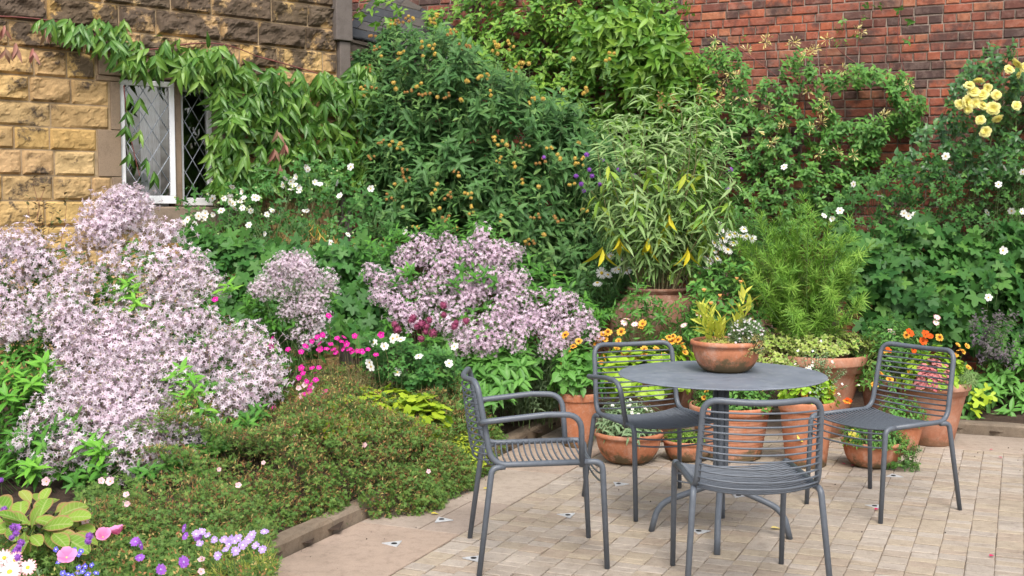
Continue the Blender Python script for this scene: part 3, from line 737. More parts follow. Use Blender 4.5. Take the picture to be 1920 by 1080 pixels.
# ================================================================== TERRACOTTA
def terramat(name, c1, c2, bloom=0.35, moss=0.3):
    m, nt, bs = newmat(name); tc = N(nt, 'ShaderNodeTexCoord').outputs['Object']; wp = wpos(nt)
    a = noisen(nt, 7, 6, 0.7, wp); b = noisen(nt, 40, 6, 0.75, wp); d = noisen(nt, 3.2, 5, 0.7, wp)
    c = ramp(nt, [(0.3, c1), (0.7, c2)], a)
    c = mixc(nt, c, ramp(nt, [(0.3, (0.75, 0.72, 0.7)), (0.7, (1.1, 1.1, 1.1))], b), 0.7, 'MULTIPLY')
    c = mixc(nt, c, (0.60, 0.46, 0.38), mathn(nt, 'MULTIPLY', ramp(nt, [(0.50, (0, 0, 0)), (0.66, (1, 1, 1))], noisen(nt, 12, 7, 0.8, wp)), bloom * 0.6))
    c = mixc(nt, c, (0.52, 0.36, 0.28), mathn(nt, 'MULTIPLY', ramp(nt, [(0.52, (0, 0, 0)), (0.75, (1, 1, 1))], d), bloom))
    s = N(nt, 'ShaderNodeSeparateXYZ'); nt.links.new(tc, s.inputs[0])
    low = N(nt, 'ShaderNodeMapRange'); nt.links.new(s.outputs[2], low.inputs[0]); low.inputs[1].default_value = 0.0; low.inputs[2].default_value = 0.13; low.inputs[3].default_value = 0.30; low.inputs[4].default_value = -0.12
    mo = ramp(nt, [(0.58, (0, 0, 0)), (0.72, (1, 1, 1))], mathn(nt, 'ADD', noisen(nt, 9, 6, 0.75, wp), low.outputs[0]))
    c = mixc(nt, c, (0.085, 0.085, 0.045), mathn(nt, 'MULTIPLY', mo, moss))
    nt.links.new(c, bs.inputs['Base Color']); bs.inputs['Roughness'].default_value = 0.82; bs.inputs['Specular IOR Level'].default_value = 0.25
    bump(nt, bs, b, 0.18, 0.004); return m
m_tc = terramat('terracotta', (0.42, 0.15, 0.07), (0.53, 0.22, 0.12), 0.75, 0.85)
m_tc2 = terramat('terracotta_aged', (0.40, 0.165, 0.095), (0.50, 0.25, 0.165), 0.5, 0.5)
m_tc3 = terramat('terracotta_brown', (0.17, 0.08, 0.05), (0.25, 0.13, 0.085), 0.5, 0.6)
m_compost = plain('compost', (0.05, 0.032, 0.02), 1.0, 0.5, 60, 1.0)
m_gravel = plain('pale_gravel', (0.42, 0.33, 0.25), 0.95, 0.4, 90, 1.0)
def pot(kind, label, mat, x, y, z, rim, base, h, style='tall', soil=None, group='terracotta pots'):
    t = thing(kind, label, 'plant pot' if kind != 'bowl_planter' else 'planter', (x, y, z), 0, group)
    R1, R0 = rim / 2, base / 2; tw = 0.016
    if style == 'bowl':
        o = [(R0 * 0.96, 0), (R0, 0.004)]
        n = 9; hb = h * 0.83
        for i in range(1, n + 1):
            q = i / n; o.append((R0 + (R1 * 0.93 - R0) * math.sin(q * 1.5708) ** 0.85, 0.004 + (hb - 0.004) * (1 - math.cos(q * 1.5708)) ** 0.78))
        o += [(R1 * 0.95, h * 0.845), (R1 * 0.99, h * 0.86), (R1, h * 0.92), (R1 * 0.99, h * 0.985), (R1 * 0.97, h)]
    elif style == 'cone':
        o = [(R0 * 0.97, 0), (R0, 0.006), (R0 + (R1 * 0.90 - R0) * 0.5, h * 0.44), (R1 * 0.90, h * 0.86), (R1 * 0.93, h * 0.875), (R1 * 0.985, h * 0.88), (R1, h * 0.90), (R1, h * 0.975), (R1 * 0.985, h)]
    elif style == 'ribbed':
        o = [(R0 * 0.97, 0), (R0, 0.005)]
        for i in range(1, 40): q = i / 40; o.append((R0 + (R1 * 0.93 - R0) * q + 0.0022 * math.sin(i * 2.1), h * 0.84 * q))
        o += [(R1 * 0.93, h * 0.85), (R1 * 0.985, h * 0.865), (R1, h * 0.90), (R1, h * 0.975), (R1 * 0.98, h)]
    else:
        o = [(R0 * 0.97, 0), (R0, 0.005), (R0 + (R1 * 0.93 - R0) * 0.5, h * 0.42), (R1 * 0.93, h * 0.84), (R1 * 0.935, h * 0.85), (R1 * 0.985, h * 0.857), (R1, h * 0.875), (R1, h * 0.97), (R1 * 0.985, h)]
    nrim = 5 if style != 'bowl' else 5
    body, rimp = o[:-nrim + 1], o[-nrim:]
    lathe('body', body, mat, t, 56, wob=0.006)
    lathe('rim', rimp + [(R1 - tw * 0.5, h + 0.002), (R1 - tw, h - 0.006), (R1 - tw * 1.15, h * 0.80)], mat, t, 56, wob=0.006)
    lathe('soil', [(R1 - tw * 1.1, h * 0.86), (R1 * 0.6, h * 0.885), (0.0, h * 0.90)], soil or m_compost, t, 28, wob=0.02)
    return t
tall = lambda *a, **k: pot('flower_pot', *a, **k)
pot('bowl_planter', 'terracotta bowl standing on the table, its foot stained green with moss', m_tc, 1.003, 5.50, 0.7585, 0.335, 0.185, 0.145, 'bowl', m_gravel)
tall('tall plain terracotta pot of orange blanket flowers, leftmost of the pots', m_tc, 0.425, 7.50, 0, 0.275, 0.19, 0.345)
pot('bowl_planter', 'wide terracotta bowl of mixed greenery beneath the armchair behind the table', m_tc, 0.70, 7.02, 0, 0.415, 0.215, 0.185, 'bowl')
pot('bowl_planter', 'shallow terracotta bowl of mossy sedum and gravel, left of the ribbed pot', m_tc, 1.065, 7.08, 0, 0.31, 0.19, 0.125, 'bowl', m_gravel)
tall('stout ribbed terracotta pot seen through the back of the front chair', m_tc, 1.335, 7.16, 0, 0.50, 0.37, 0.325, style='ribbed')
tall('tall tapering orange terracotta pot just right of the front chair', m_tc, 1.745, 6.93, 0, 0.33, 0.235, 0.385)
pot('bowl_planter', 'low terracotta bowl with yellow pansies and trailing thyme under the right chair', m_tc, 2.13, 6.90, 0, 0.36, 0.20, 0.155, 'bowl')
tall('small terracotta pot hidden behind the low pansy bowl', m_tc, 2.42, 7.30, 0, 0.30, 0.2, 0.2)
tall('big pale pinkish conical pot at the right end, nasturtiums spilling from it', m_tc2, 2.72, 7.58, 0, 0.47, 0.27, 0.41, style='cone')
tall('brown conical pot half hidden left of the big pink pot', m_tc3, 2.48, 7.75, 0, 0.36, 0.22, 0.40, style='cone')
tall('wide flaring aged pot filled with variegated ivy under the feathery shrub', m_tc2, 2.07, 7.88, 0, 0.62, 0.30, 0.55, style='cone')
tall('reddish brown conical pot behind the armchair, filled with lime nasturtiums', m_tc3, 0.93, 7.72, 0, 0.46, 0.28, 0.42, style='cone')
ur = thing('terracotta_urn', 'huge round-bellied brown terracotta urn holding the tall silvery buddleja', 'urn', (1.02, 8.25, 0))
o = [(0.16, 0), (0.165, 0.01), (0.20, 0.08), (0.27, 0.28), (0.325, 0.5), (0.338, 0.62), (0.325, 0.74), (0.28, 0.85), (0.215, 0.91), (0.19, 0.925)]
lathe('body', o, m_tc3, ur, 64, wob=0.006)
lathe('rim', [(0.19, 0.924), (0.193, 0.935), (0.205, 0.945), (0.212, 0.955), (0.208, 0.966), (0.192, 0.968), (0.182, 0.955), (0.178, 0.9)], m_tc3, ur, 56, wob=0.006)
lathe('soil', [(0.183, 0.925), (0.0, 0.94)], m_compost, ur, 24)

# ================================================================== VEGETATION
m_stem_g = plain('green_stem', (0.10, 0.17, 0.05), 0.7, 0.3, 12)
m_stem_b = plain('brown_stem', (0.13, 0.085, 0.055), 0.85, 0.35, 14)
m_stem_r = plain('red_stem', (0.20, 0.06, 0.05), 0.7, 0.3, 14)
def ssegs(base, d, L, r=0.002, every=1, back=0.5):
    """straight little stems for shoots, as one batch for build()"""
    b = base[::every]; dd = unit(d)[::every]; n = len(b); L = (np.full(len(base), L))[::every]
    # template scaled: width r, length L -> use wid relative to size
    M = L * (1 + back)
    return (STEM_T, b - dd * (L * back)[:, None], dd, rv(n), M, rng.random(n), (r / M))
def bezier_stems(p0, p1, r, bend=0.08, n=4):
    """many curved stems from p0 to p1 arrays -> list of STEM batches"""
    out = []; m = len(p0); L = np.linalg.norm(p1 - p0, axis=1); o = rv(m) * (bend * L)[:, None]; prev = p0
    for i in range(1, n + 1):
        t = i / n; q = p0 + (p1 - p0) * t + o * math.sin(math.pi * t); d = q - prev; l = np.linalg.norm(d, axis=1) * 1.05
        out.append((STEM_T, prev, d, rv(m), l, rng.random(m), np.full(m, 1.0) * r * (1.2 - 0.5 * t) / l)); prev = q
    return out
def ground_z(x, y):
    a, b = toAB(x, y)
    return bedz(x, y) if (a < -2.93 or b > 0.02) else 0.0
def plant(name, label, cat, at, group=None):
    return thing(name, label, cat, at, 0, group)
def loc(t, arr): return arr - np.array(t.location)
class Plant:
    def __init__(s, name, label, cat, u, v, Y, z=None, group=None):
        p = P(u, v, Y); z = ground_z(p[0], p[1]) if z is None else z
        s.t = thing(name, label, cat, (float(p[0]), float(p[1]), float(z)), 0, group); s.o = np.array([p[0], p[1], z])
        s.F = []; s.S = []
    def leaves(s, tm, sh, slot=0):
        s.F.append((tm, sh[0] - s.o, sh[1], sh[2], sh[3], sh[4], None, slot)); return s
    def stem(s, b):
        for x in (b if isinstance(b, list) else [b]): s.S.append((x[0], x[1] - s.o) + tuple(x[2:]))
        return s
    def done(s, mats, stemmat=m_stem_g, fname='foliage'):
        if s.F: build(fname, s.F, mats, s.t)
        if s.S: build('stem', s.S, stemmat, s.t)
        return s.t
    def flowers(s, name, protos, pts, dirs, sc=1.0):
        """protos: list of mesh objects data; place a copy for each point"""
        for i, (p, d) in enumerate(zip(pts, dirs)):
            o = bpy.data.objects.new(name, protos[int(rng.integers(len(protos)))])
            link(o, s.t); o.location = tuple(p - s.o)
            q = Vector(d).to_track_quat('Z', 'Y'); o.rotation_mode = 'QUATERNION'
            o.rotation_quaternion = q @ Matrix.Rotation(rng.uniform(0, 6.28), 4, 'Z').to_quaternion()
            k = sc * rng.uniform(0.82, 1.18); o.scale = (k, k, k)
def mesh_of(o):
    me = o.data; bpy.data.objects.remove(o); return me

# ---- flower meshes (facing +Z, radius about 1 cm units in metres)
def petal_ring(n, L, wd, cup, z0=0.0, r0=0.0, prof=None, rot=0, jit=0.0, slot=0, fold=0.15, droop=0.1, hue=None):
    prof = prof or [0.3, 0.8, 1.0, 0.7, 0.1]
    tm = leaf_t(wd, prof, fold, droop); a = rot + np.arange(n) * 2 * math.pi / n + rng.normal(0, jit, n)
    d = np.stack([np.cos(a) * math.cos(cup), np.sin(a) * math.cos(cup), np.full(n, math.sin(cup))], 1)
    nm = np.stack([-np.cos(a) * math.sin(cup), -np.sin(a) * math.sin(cup), np.full(n, math.cos(cup))], 1)
    p = np.stack([np.cos(a) * r0, np.sin(a) * r0, np.full(n, z0)], 1)
    return (tm, p, d + rv(n, jit * 0.3), nm, np.full(n, L) * rng.uniform(1 - jit, 1 + jit, n), rng.random(n) if hue is None else np.full(n, hue), None, slot)
def dome_t(r, h, seg=8, rings=2):
    v = [(0, 0, h)]; uv = [(0, 0)]; f = []
    for j in range(1, rings + 1):
        q = j / rings
        for k in range(seg):
            a = 2 * math.pi * k / seg; v.append((r * math.sin(q * 1.57) * math.cos(a), r * math.sin(q * 1.57) * math.sin(a), h * math.cos(q * 1.57))); uv.append((q, q))
    for k in range(seg): f.append((0, 1 + k, 1 + (k + 1) % seg))
    for j in range(rings - 1):
        for k in range(seg): a = 1 + j * seg + k; b = 1 + j * seg + (k + 1) % seg; f.append((a, a + seg, b + seg, b))
    return T(v, f, uv)
def dome(r, h, z=0.0, slot=1):
    return (dome_t(r, h), np.array([[0, 0, z]]), np.array([[0., 1, 0]]), np.array([[0., 0, 1]]), np.array([1.0]), rng.random(1), None, slot)
def ball_t(seg=6, rings=4):
    v = [(0, 0, -1)]; uv = [(0, 0)]; f = []
    for j in range(1, rings):
        th = math.pi * j / rings
        for k in range(seg): a = 2 * math.pi * k / seg; v.append((math.sin(th) * math.cos(a), math.sin(th) * math.sin(a), -math.cos(th))); uv.append((0.5, j / rings))
    v.append((0, 0, 1)); uv.append((0, 1)); top = len(v) - 1
    for k in range(seg): f.append((0, 1 + (k + 1) % seg, 1 + k)); f.append((top, top - seg + k, top - seg + (k + 1) % seg))
    for j in range(rings - 2):
        for k in range(seg): a = 1 + j * seg + k; b = 1 + j * seg + (k + 1) % seg; f.append((a, b, b + seg, a + seg))
    return T(v, f, uv)
BALL = ball_t()
fm = lambda name, cols, **k: leafmat(name, cols, trans=k.pop('trans', 0.25), rough=0.6, var=0.08, spec=0.15, **k)
f_white = fm('white_petal', [(0.80, 0.80, 0.76), (0.86, 0.85, 0.82)])
f_eye = fm('yellow_eye', [(0.55, 0.38, 0.03), (0.70, 0.50, 0.06)], trans=0)
f_lilac = fm('lilac_petal', [(0.85, 0.68, 0.80), (0.88, 0.75, 0.84), (0.89, 0.80, 0.87), (0.90, 0.86, 0.89)], trans=0.5)
f_lilac2 = fm('mauve_petal', [(0.76, 0.56, 0.71), (0.82, 0.65, 0.77), (0.86, 0.75, 0.83)], trans=0.42)
f_calyx = fm('calyx', [(0.10, 0.18, 0.04), (0.22, 0.17, 0.08)])
f_cream = fm('cream_petal', [(0.75, 0.68, 0.32), (0.80, 0.66, 0.22), (0.80, 0.74, 0.48)])
f_rose = fm('rose_petal', [(0.90, 0.87, 0.46), (0.90, 0.85, 0.38), (0.86, 0.74, 0.14)])
f_ochre = fm('ochre_floret', [(0.66, 0.48, 0.08), (0.54, 0.36, 0.09), (0.70, 0.56, 0.17)], trans=0)
f_ochre2 = fm('faded_floret', [(0.36, 0.19, 0.06), (0.45, 0.27, 0.09)], trans=0)
f_orange = fm('orange_petal', [(0.80, 0.26, 0.02), (0.82, 0.36, 0.03), (0.78, 0.42, 0.05)], tip=(0.85, 0.52, 0.10))
f_red = fm('scarlet_petal', [(0.75, 0.08, 0.01), (0.70, 0.14, 0.02)])
f_dark = fm('dark_eye', [(0.14, 0.04, 0.01), (0.22, 0.08, 0.02)], trans=0)
f_mag = fm('magenta_petal', [(0.62, 0.01, 0.27), (0.68, 0.03, 0.36), (0.55, 0.01, 0.22)])
f_pink = fm('pink_petal', [(0.80, 0.20, 0.42), (0.82, 0.28, 0.52)], tip=(0.84, 0.36, 0.60))
f_ppink = fm('pale_pink_petal', [(0.80, 0.45, 0.52), (0.82, 0.62, 0.64)], rib=(0.6, 0.2, 0.3))
f_purple = fm('purple_petal', [(0.25, 0.06, 0.48), (0.34, 0.10, 0.55), (0.42, 0.20, 0.60)])
f_lav = fm('lavender_petal', [(0.44, 0.30, 0.66), (0.55, 0.42, 0.74)])
f_blue = fm('blue_petal', [(0.12, 0.12, 0.62), (0.22, 0.20, 0.68)])
f_burg = fm('burgundy_floret', [(0.20, 0.03, 0.09), (0.30, 0.07, 0.14)], trans=0)
f_plum = fm('plum_bract', [(0.16, 0.06, 0.12), (0.26, 0.12, 0.19)])
f_yel = fm('yellow_petal', [(0.82, 0.72, 0.05), (0.84, 0.78, 0.25)])
f_coral = fm('coral_leaf', [(0.62, 0.20, 0.20), (0.70, 0.30, 0.30), (0.50, 0.12, 0.15)])

def fl(name, batches, mats): return mesh_of(build(name, batches, mats))
ANEM = [fl('anemone_flower', [petal_ring(6, 0.028, 0.72, R(c), rot=r_, jit=0.08, prof=[0.3, 0.9, 1.0, 0.6]), petal_ring(12, 0.008, 0.3, R(35), z0=0.001, slot=1), dome(0.005, 0.005, 0.001)], [f_white, f_eye]) for c, r_ in ((12, 0), (28, 0.4), (4, 0.2))]
DAISY = [fl('daisy_flower', [petal_ring(17, 0.030, 0.26, R(c), r0=0.006, jit=0.06, prof=[0.6, 1.0, 1.0, 0.6]), dome(0.011, 0.006, 0.0)], [f_white, f_eye]) for c in (4, -14)]
def star(mat, L=0.021): return [fl('star', [petal_ring(5, L, 0.34, R(c), r0=0.002, jit=0.1, prof=[0.7, 1.0, 0.75, 0.08], fold=0.3)], [mat]) for c in (18, 30)]
f_bud = fm('bud', [(0.62, 0.50, 0.50), (0.50, 0.44, 0.30), (0.70, 0.50, 0.66)], trans=0.2)
f_calyx2 = fm('pinkish_calyx', [(0.46, 0.40, 0.30), (0.58, 0.42, 0.50)])
def panicle(mat, nf, rad, L, h=1.0, seed=0):
    """dome of star florets on branching stalks; origin at the stalk base"""
    i = np.arange(nf) + 0.5; ph = np.arccos(1 - 1.25 * i / nf); th = math.pi * (1 + 5 ** 0.5) * i
    d = np.stack([np.cos(th) * np.sin(ph), np.sin(th) * np.sin(ph), np.cos(ph)], 1) + rv(nf, 0.12)
    rr = rad * np.where(rng.random(nf) < 0.3, rng.uniform(0.45, 0.75, nf), rng.uniform(0.82, 1.08, nf)); p = d * rr[:, None]; p[:, 2] *= h
    nrm = unit(d + rv(nf, 0.35)); B = []; u = unit(np.cross(nrm, rv(nf))); v = np.cross(nrm, u); rot = rng.uniform(0, 6.28, nf); hue = rng.random(nf); sz = L * rng.uniform(0.8, 1.2, nf)
    tm = leaf_t(0.46, [0.7, 1.0, 0.75, 0.05], 0.25, 0.25)
    for k in range(5):
        a = rot + k * 1.2566; c = np.cos(a)[:, None] * u + np.sin(a)[:, None] * v
        cup = rng.uniform(0.1, 0.7, nf)[:, None]
        B.append((tm, p + c * 0.0015, c * np.cos(cup) + nrm * np.sin(cup), nrm * np.cos(cup) - c * np.sin(cup), sz, np.clip(hue * 0.7 + rng.random(nf) * 0.3, 0, 1), None, 0))
    g = p - nrm * 0.010; nb = max(6, nf // 4); B.append((BALL, (d * rr[:, None] * 0.93)[:nb] * [1, 1, h] + rv(nb, 0.006), nrm[:nb], rv(nb), rng.uniform(0.003, 0.005, nb), rng.random(nb), None, 2)); B.append((STEM_T, g, nrm, rv(nf), np.full(nf, 0.011), rng.random(nf), np.full(nf, 0.18), 1))
    # stalks
    q = np.zeros((nf, 3)); q[:, 2] = -rad * 0.3; d2 = g - q; l = np.linalg.norm(d2, axis=1)
    B.append((STEM_T, q, d2, rv(nf), l, rng.random(nf), 0.0009 / l, 1))
    return fl('flower_cluster', B, [mat, f_calyx2, f_bud])   # kept as one head
PAN = [panicle(f_lilac, 110, 0.092, 0.0135, 0.9), panicle(f_lilac, 150, 0.112, 0.0135, 0.8), panicle(f_lilac, 80, 0.075, 0.0130, 1.15), panicle(f_lilac, 120, 0.098, 0.0135, 1.0), panicle(f_lilac, 40, 0.062, 0.0140, 0.9), panicle(f_lilac, 30, 0.075, 0.0140, 1.3)]
PAN2 = [panicle(f_lilac2, 50, 0.085, 0.020, 1.0), panicle(f_lilac2, 64, 0.105, 0.0195, 0.8), panicle(f_lilac2, 36, 0.07, 0.020, 1.2)]
def ballcl(mat, k, r, sp):
    p = rv(k, sp); p[:, 2] = np.abs(p[:, 2]) * 1.2; n = 60 if r > 0.01 else 30
    B = []
    for q in p:
        i = np.arange(n) + .5; ph = np.arccos(1 - 2 * i / n); th = math.pi * 3.236 * i
        d = np.stack([np.cos(th) * np.sin(ph), np.sin(th) * np.sin(ph), np.cos(ph)], 1)
        B.append((SMALL, q + d * r * 0.62, d + rv(n, 0.2), rv(n), np.full(n, r * 0.5), rng.random(n), None, 0))
        B.append((BALL, q[None], np.array([[0., 0, 1]]), np.array([[1., 0, 0]]), np.array([r * 0.72]), rng.random(1), None, 0))
    return fl('flower_ball', B, [mat])
OCH = [ballcl(f_ochre, 3, 0.017, 0.02), ballcl(f_ochre, 5, 0.015, 0.03), ballcl(f_ochre2, 4, 0.015, 0.024), ballcl(f_ochre, 1, 0.021, 0.0)]
ALL_ = [ballcl(f_burg, 1, 0.026, 0.0)]
HON = []
for q in range(3):
    n = 15; d = unit(rv(n) + np.array([0, 0, 0.5])); p = d * 0.012
    B = [(leaf_t(0.10, [0.5, 0.6, 1.2, 2.2, 0.4], 0.2, -0.1), p, d, rv(n), rng.uniform(0.028, 0.045, n), rng.random(n), None, 0)]
    HON.append(fl('honeysuckle_flower', B, [f_cream]))
def rose():
    B = []
    for k, (n, L, c, wd, r0) in enumerate(((6, 0.043, 12, 1.0, 0.004), (6, 0.038, 32, 1.0, 0.004), (5, 0.031, 52, 1.0, 0.003), (5, 0.022, 70, 0.9, 0.002))):
        B.append(petal_ring(n, L, wd, R(c), r0=r0, rot=k * 0.5, jit=0.1, prof=[0.35, 0.8, 1.0, 0.95, 0.45], droop=0.2, fold=-0.25 if k < 2 else 0.35, hue=0.5 + 0.12 * k if k else 0.4))
    B.append(dome(0.006, 0.01, 0.004, 0)); return fl('rose_flower', B, [f_rose])
ROSE = [rose(), rose(), rose()]
def simple(name, n, L, wd, cup, mats, eye=(0.005, 0.004), **k):
    b = [petal_ring(n, L, wd, R(cup), jit=0.08, **k)]
    if eye: b.append(dome(eye[0], eye[1], 0.001, len(mats) - 1))
    return fl(name, b, mats)
ORA = [simple('orange_flower', 9, 0.021, 0.55, c, [f_orange, f_dark], (0.008, 0.006), prof=[0.6, 1.0, 1.0, 0.7]) for c in (10, 30, -8)]
SCA = [simple('scarlet_flower', 6, 0.024, 0.8, c, [f_red, f_dark], (0.004, 0.004), prof=[0.4, 0.9, 1.0, 0.6]) for c in (25, 40)]
MAG = [simple('magenta_flower', 5, 0.016, 0.85, c, [f_mag, f_ppink], (0.002, 0.002), prof=[0.3, 0.9, 1.0, 0.7]) for c in (6, 20)]
PNK = [simple('pink_flower', 5, 0.045, 0.95, c, [f_pink, f_cream], (0.005, 0.006), prof=[0.25, 0.75, 1.0, 1.0, 0.55]) for c in (35, 50)]
SPK = [simple('small_pink_flower', 5, 0.013, 0.9, 25, [f_ppink, f_eye], (0.002, 0.003), prof=[0.4, 1, 1, .5])]
PUR = [simple('purple_flower', 11, 0.018, 0.5, c, [f_purple, f_lav], (0.004, 0.003), prof=[0.5, 1, 1, .5]) for c in (10, 25)]
LAV = [simple('lavender_flower', 10, 0.016, 0.5, c, [f_lav, f_white], (0.004, 0.003), prof=[0.5, 1, 1, .5]) for c in (8, 25)]
BLU = [simple('blue_flower', 5, 0.009, 0.8, 10, [f_blue, f_white], (0.0025, 0.002), prof=[0.4, 1, 1, .5])]
GAZ = [fl('cream_pink_flower', [petal_ring(16, 0.034, 0.3, R(8), r0=0.006, jit=0.07, prof=[0.7, 1, 1, .6]), dome(0.010, 0.006, 0, 1)], [fm('cream_pink_petal', [(0.84, 0.70, 0.62)], tip=(0.80, 0.35, 0.38)), f_eye])]
PAN_Y = [simple('yellow_pansy', 5, 0.020, 1.0, 12, [f_yel, f_dark], (0.003, 0.003), prof=[0.4, 1, 1, .7])]
VERB = [ballcl(f_purple, 1, 0.02, 0.0)]
WSM = [simple('small_white_flower', 4, 0.008, 0.9, 20, [f_white, f_eye], (0.002, 0.002), prof=[0.4, 1, 1, .6])]
def at_uv(lst, Yf):
    u = np.array([q[0] for q in lst], float); v = np.array([q[1] for q in lst], float)
    return P(u, v, Yf(u, v) if callable(Yf) else np.full(len(u), float(Yf)))
def facing(n, up=0.5, s=0.35):
    d = rv(n, s); d[:, 1] -= 0.8; d[:, 2] += up; return unit(d)
def pick(poly, n, mind, Yf=None):
    """well spread points inside an outline"""
    poly_ = np.array(poly, float); lo, hi = poly_.min(0), poly_.max(0); out = []; tries = 0
    while len(out) < n and tries < 12000:
        tries += 1; q = rng.uniform(lo, hi)
        if inpoly(np.array([q[0]]), np.array([q[1]]), poly)[0] and all((q[0] - o[0]) ** 2 + (q[1] - o[1]) ** 2 > mind * mind for o in out): out.append(tuple(q))
    return out

# ---------------- leaf materials
l_clem = leafmat('clematis_leaf', [(0.04, 0.12, 0.03), (0.08, 0.20, 0.04), (0.15, 0.29, 0.055), (0.25, 0.38, 0.09)], rib=(0.24, 0.38, 0.12), rough=0.4, spec=0.5)
l_clemr = leafmat('young_clematis_leaf', [(0.42, 0.14, 0.12), (0.36, 0.19, 0.14), (0.30, 0.22, 0.12)], rough=0.45)
l_budy = leafmat('grey_green_leaf', [(0.035, 0.105, 0.035), (0.055, 0.145, 0.045), (0.085, 0.195, 0.065), (0.16, 0.27, 0.09)], rib=(0.16, 0.27, 0.14), rough=0.55)
l_climb = leafmat('bright_climber_leaf', [(0.07, 0.19, 0.035), (0.12, 0.27, 0.045), (0.20, 0.36, 0.06), (0.29, 0.44, 0.08)], rough=0.45, spec=0.4)
l_deep = leafmat('deep_green_leaf', [(0.035, 0.10, 0.03), (0.055, 0.15, 0.035), (0.08, 0.20, 0.045)], rough=0.5)
l_hon = leafmat('honeysuckle_leaf', [(0.06, 0.17, 0.05), (0.085, 0.22, 0.055), (0.13, 0.29, 0.07), (0.20, 0.34, 0.08)], rough=0.5)
l_rose = leafmat('rose_leaf', [(0.035, 0.11, 0.045), (0.055, 0.15, 0.055), (0.10, 0.21, 0.05)], rough=0.35, spec=0.5)
l_anem = leafmat('anemone_leaf', [(0.025, 0.09, 0.028), (0.04, 0.125, 0.035), (0.065, 0.17, 0.045), (0.12, 0.25, 0.06)], rib=(0.08, 0.18, 0.06), rough=0.5, spec=0.25)
l_anem2 = leafmat('left_anemone_leaf', [(0.035, 0.125, 0.035), (0.06, 0.175, 0.045), (0.11, 0.25, 0.06)], rib=(0.16, 0.30, 0.12), rough=0.5)
l_silver = leafmat('silvery_leaf', [(0.13, 0.25, 0.08), (0.22, 0.34, 0.14), (0.36, 0.45, 0.28)], rib=(0.28, 0.38, 0.2), rough=0.6)
l_silverlow = leafmat('yellowing_leaf', [(0.10, 0.23, 0.04), (0.17, 0.31, 0.045), (0.26, 0.38, 0.05), (0.42, 0.44, 0.04)], rib=(0.30, 0.38, 0.08), rough=0.55)
l_feath = leafmat('feathery_leaf', [(0.11, 0.24, 0.045), (0.19, 0.36, 0.06), (0.34, 0.50, 0.12)], rough=0.6, trans=0.15)
l_bell = leafmat('bellflower_leaf', [(0.045, 0.15, 0.03), (0.075, 0.22, 0.035), (0.13, 0.32, 0.05)], rib=(0.17, 0.34, 0.09), rough=0.45)
l_geran = leafmat('geranium_leaf', [(0.055, 0.125, 0.03), (0.085, 0.17, 0.04), (0.13, 0.22, 0.055), (0.20, 0.26, 0.07)], rough=0.6)
l_seed = leafmat('dry_seed_head', [(0.36, 0.14, 0.07), (0.42, 0.23, 0.09), (0.48, 0.35, 0.12), (0.56, 0.50, 0.19)], rough=0.8)
l_lime = leafmat('lime_leaf', [(0.28, 0.42, 0.03), (0.38, 0.52, 0.04), (0.48, 0.58, 0.06)], rib=(0.50, 0.60, 0.2), rough=0.5, trans=0.3)
l_var = leafmat('variegated_ivy_leaf', [(0.13, 0.26, 0.06), (0.30, 0.40, 0.09), (0.46, 0.50, 0.16)], edge=(0.52, 0.52, 0.24), rough=0.45)
l_grey = leafmat('sage_grey_leaf', [(0.20, 0.30, 0.19), (0.29, 0.39, 0.28), (0.14, 0.25, 0.13)], rough=0.7)
l_peony = leafmat('peony_leaf', [(0.07, 0.20, 0.045), (0.11, 0.28, 0.06), (0.15, 0.34, 0.08)], rib=(0.2, 0.36, 0.12), rough=0.45)
l_berg = leafmat('elephant_ear_leaf', [(0.17, 0.30, 0.05), (0.25, 0.37, 0.07), (0.13, 0.26, 0.04), (0.33, 0.36, 0.10)], rib=(0.42, 0.48, 0.18), edge=(0.40, 0.20, 0.11), rough=0.55, trans=0.25, spec=0.2, veins=(0.40, 0.46, 0.17))
l_nast = leafmat('nasturtium_leaf', [(0.22, 0.42, 0.04), (0.32, 0.52, 0.05), (0.44, 0.58, 0.07)], rib=(0.5, 0.6, 0.2), rough=0.5, trans=0.3)
l_moss = leafmat('sedum_leaf', [(0.10, 0.20, 0.04), (0.16, 0.28, 0.05), (0.24, 0.32, 0.08)], rough=0.7)
l_yelshoot = leafmat('yellow_shoot_leaf', [(0.50, 0.60, 0.09), (0.66, 0.66, 0.10), (0.38, 0.54, 0.08)], rib=(0.6, 0.6, 0.25), rough=0.5, trans=0.3)

WY = lambda u, v: (lambda k: (WB + WU * 0).y + WU.y * ((k * WB.y - WB.x) / (WU.x - k * WU.y)))((u - 960) / FPX)    # brick wall depth seen at column u

# houseplant leaves
n = 26; d = rv(n) + [0, 0, 0.9]; p = np.zeros((n, 3)) + [0, 0, 0.1]
build('foliage', [(LANCE_F, p, d, rv(n, .4) + [0, 0, 1], rng.uniform(0.12, 0.26, n), rng.random(n))], l_deep, HP)
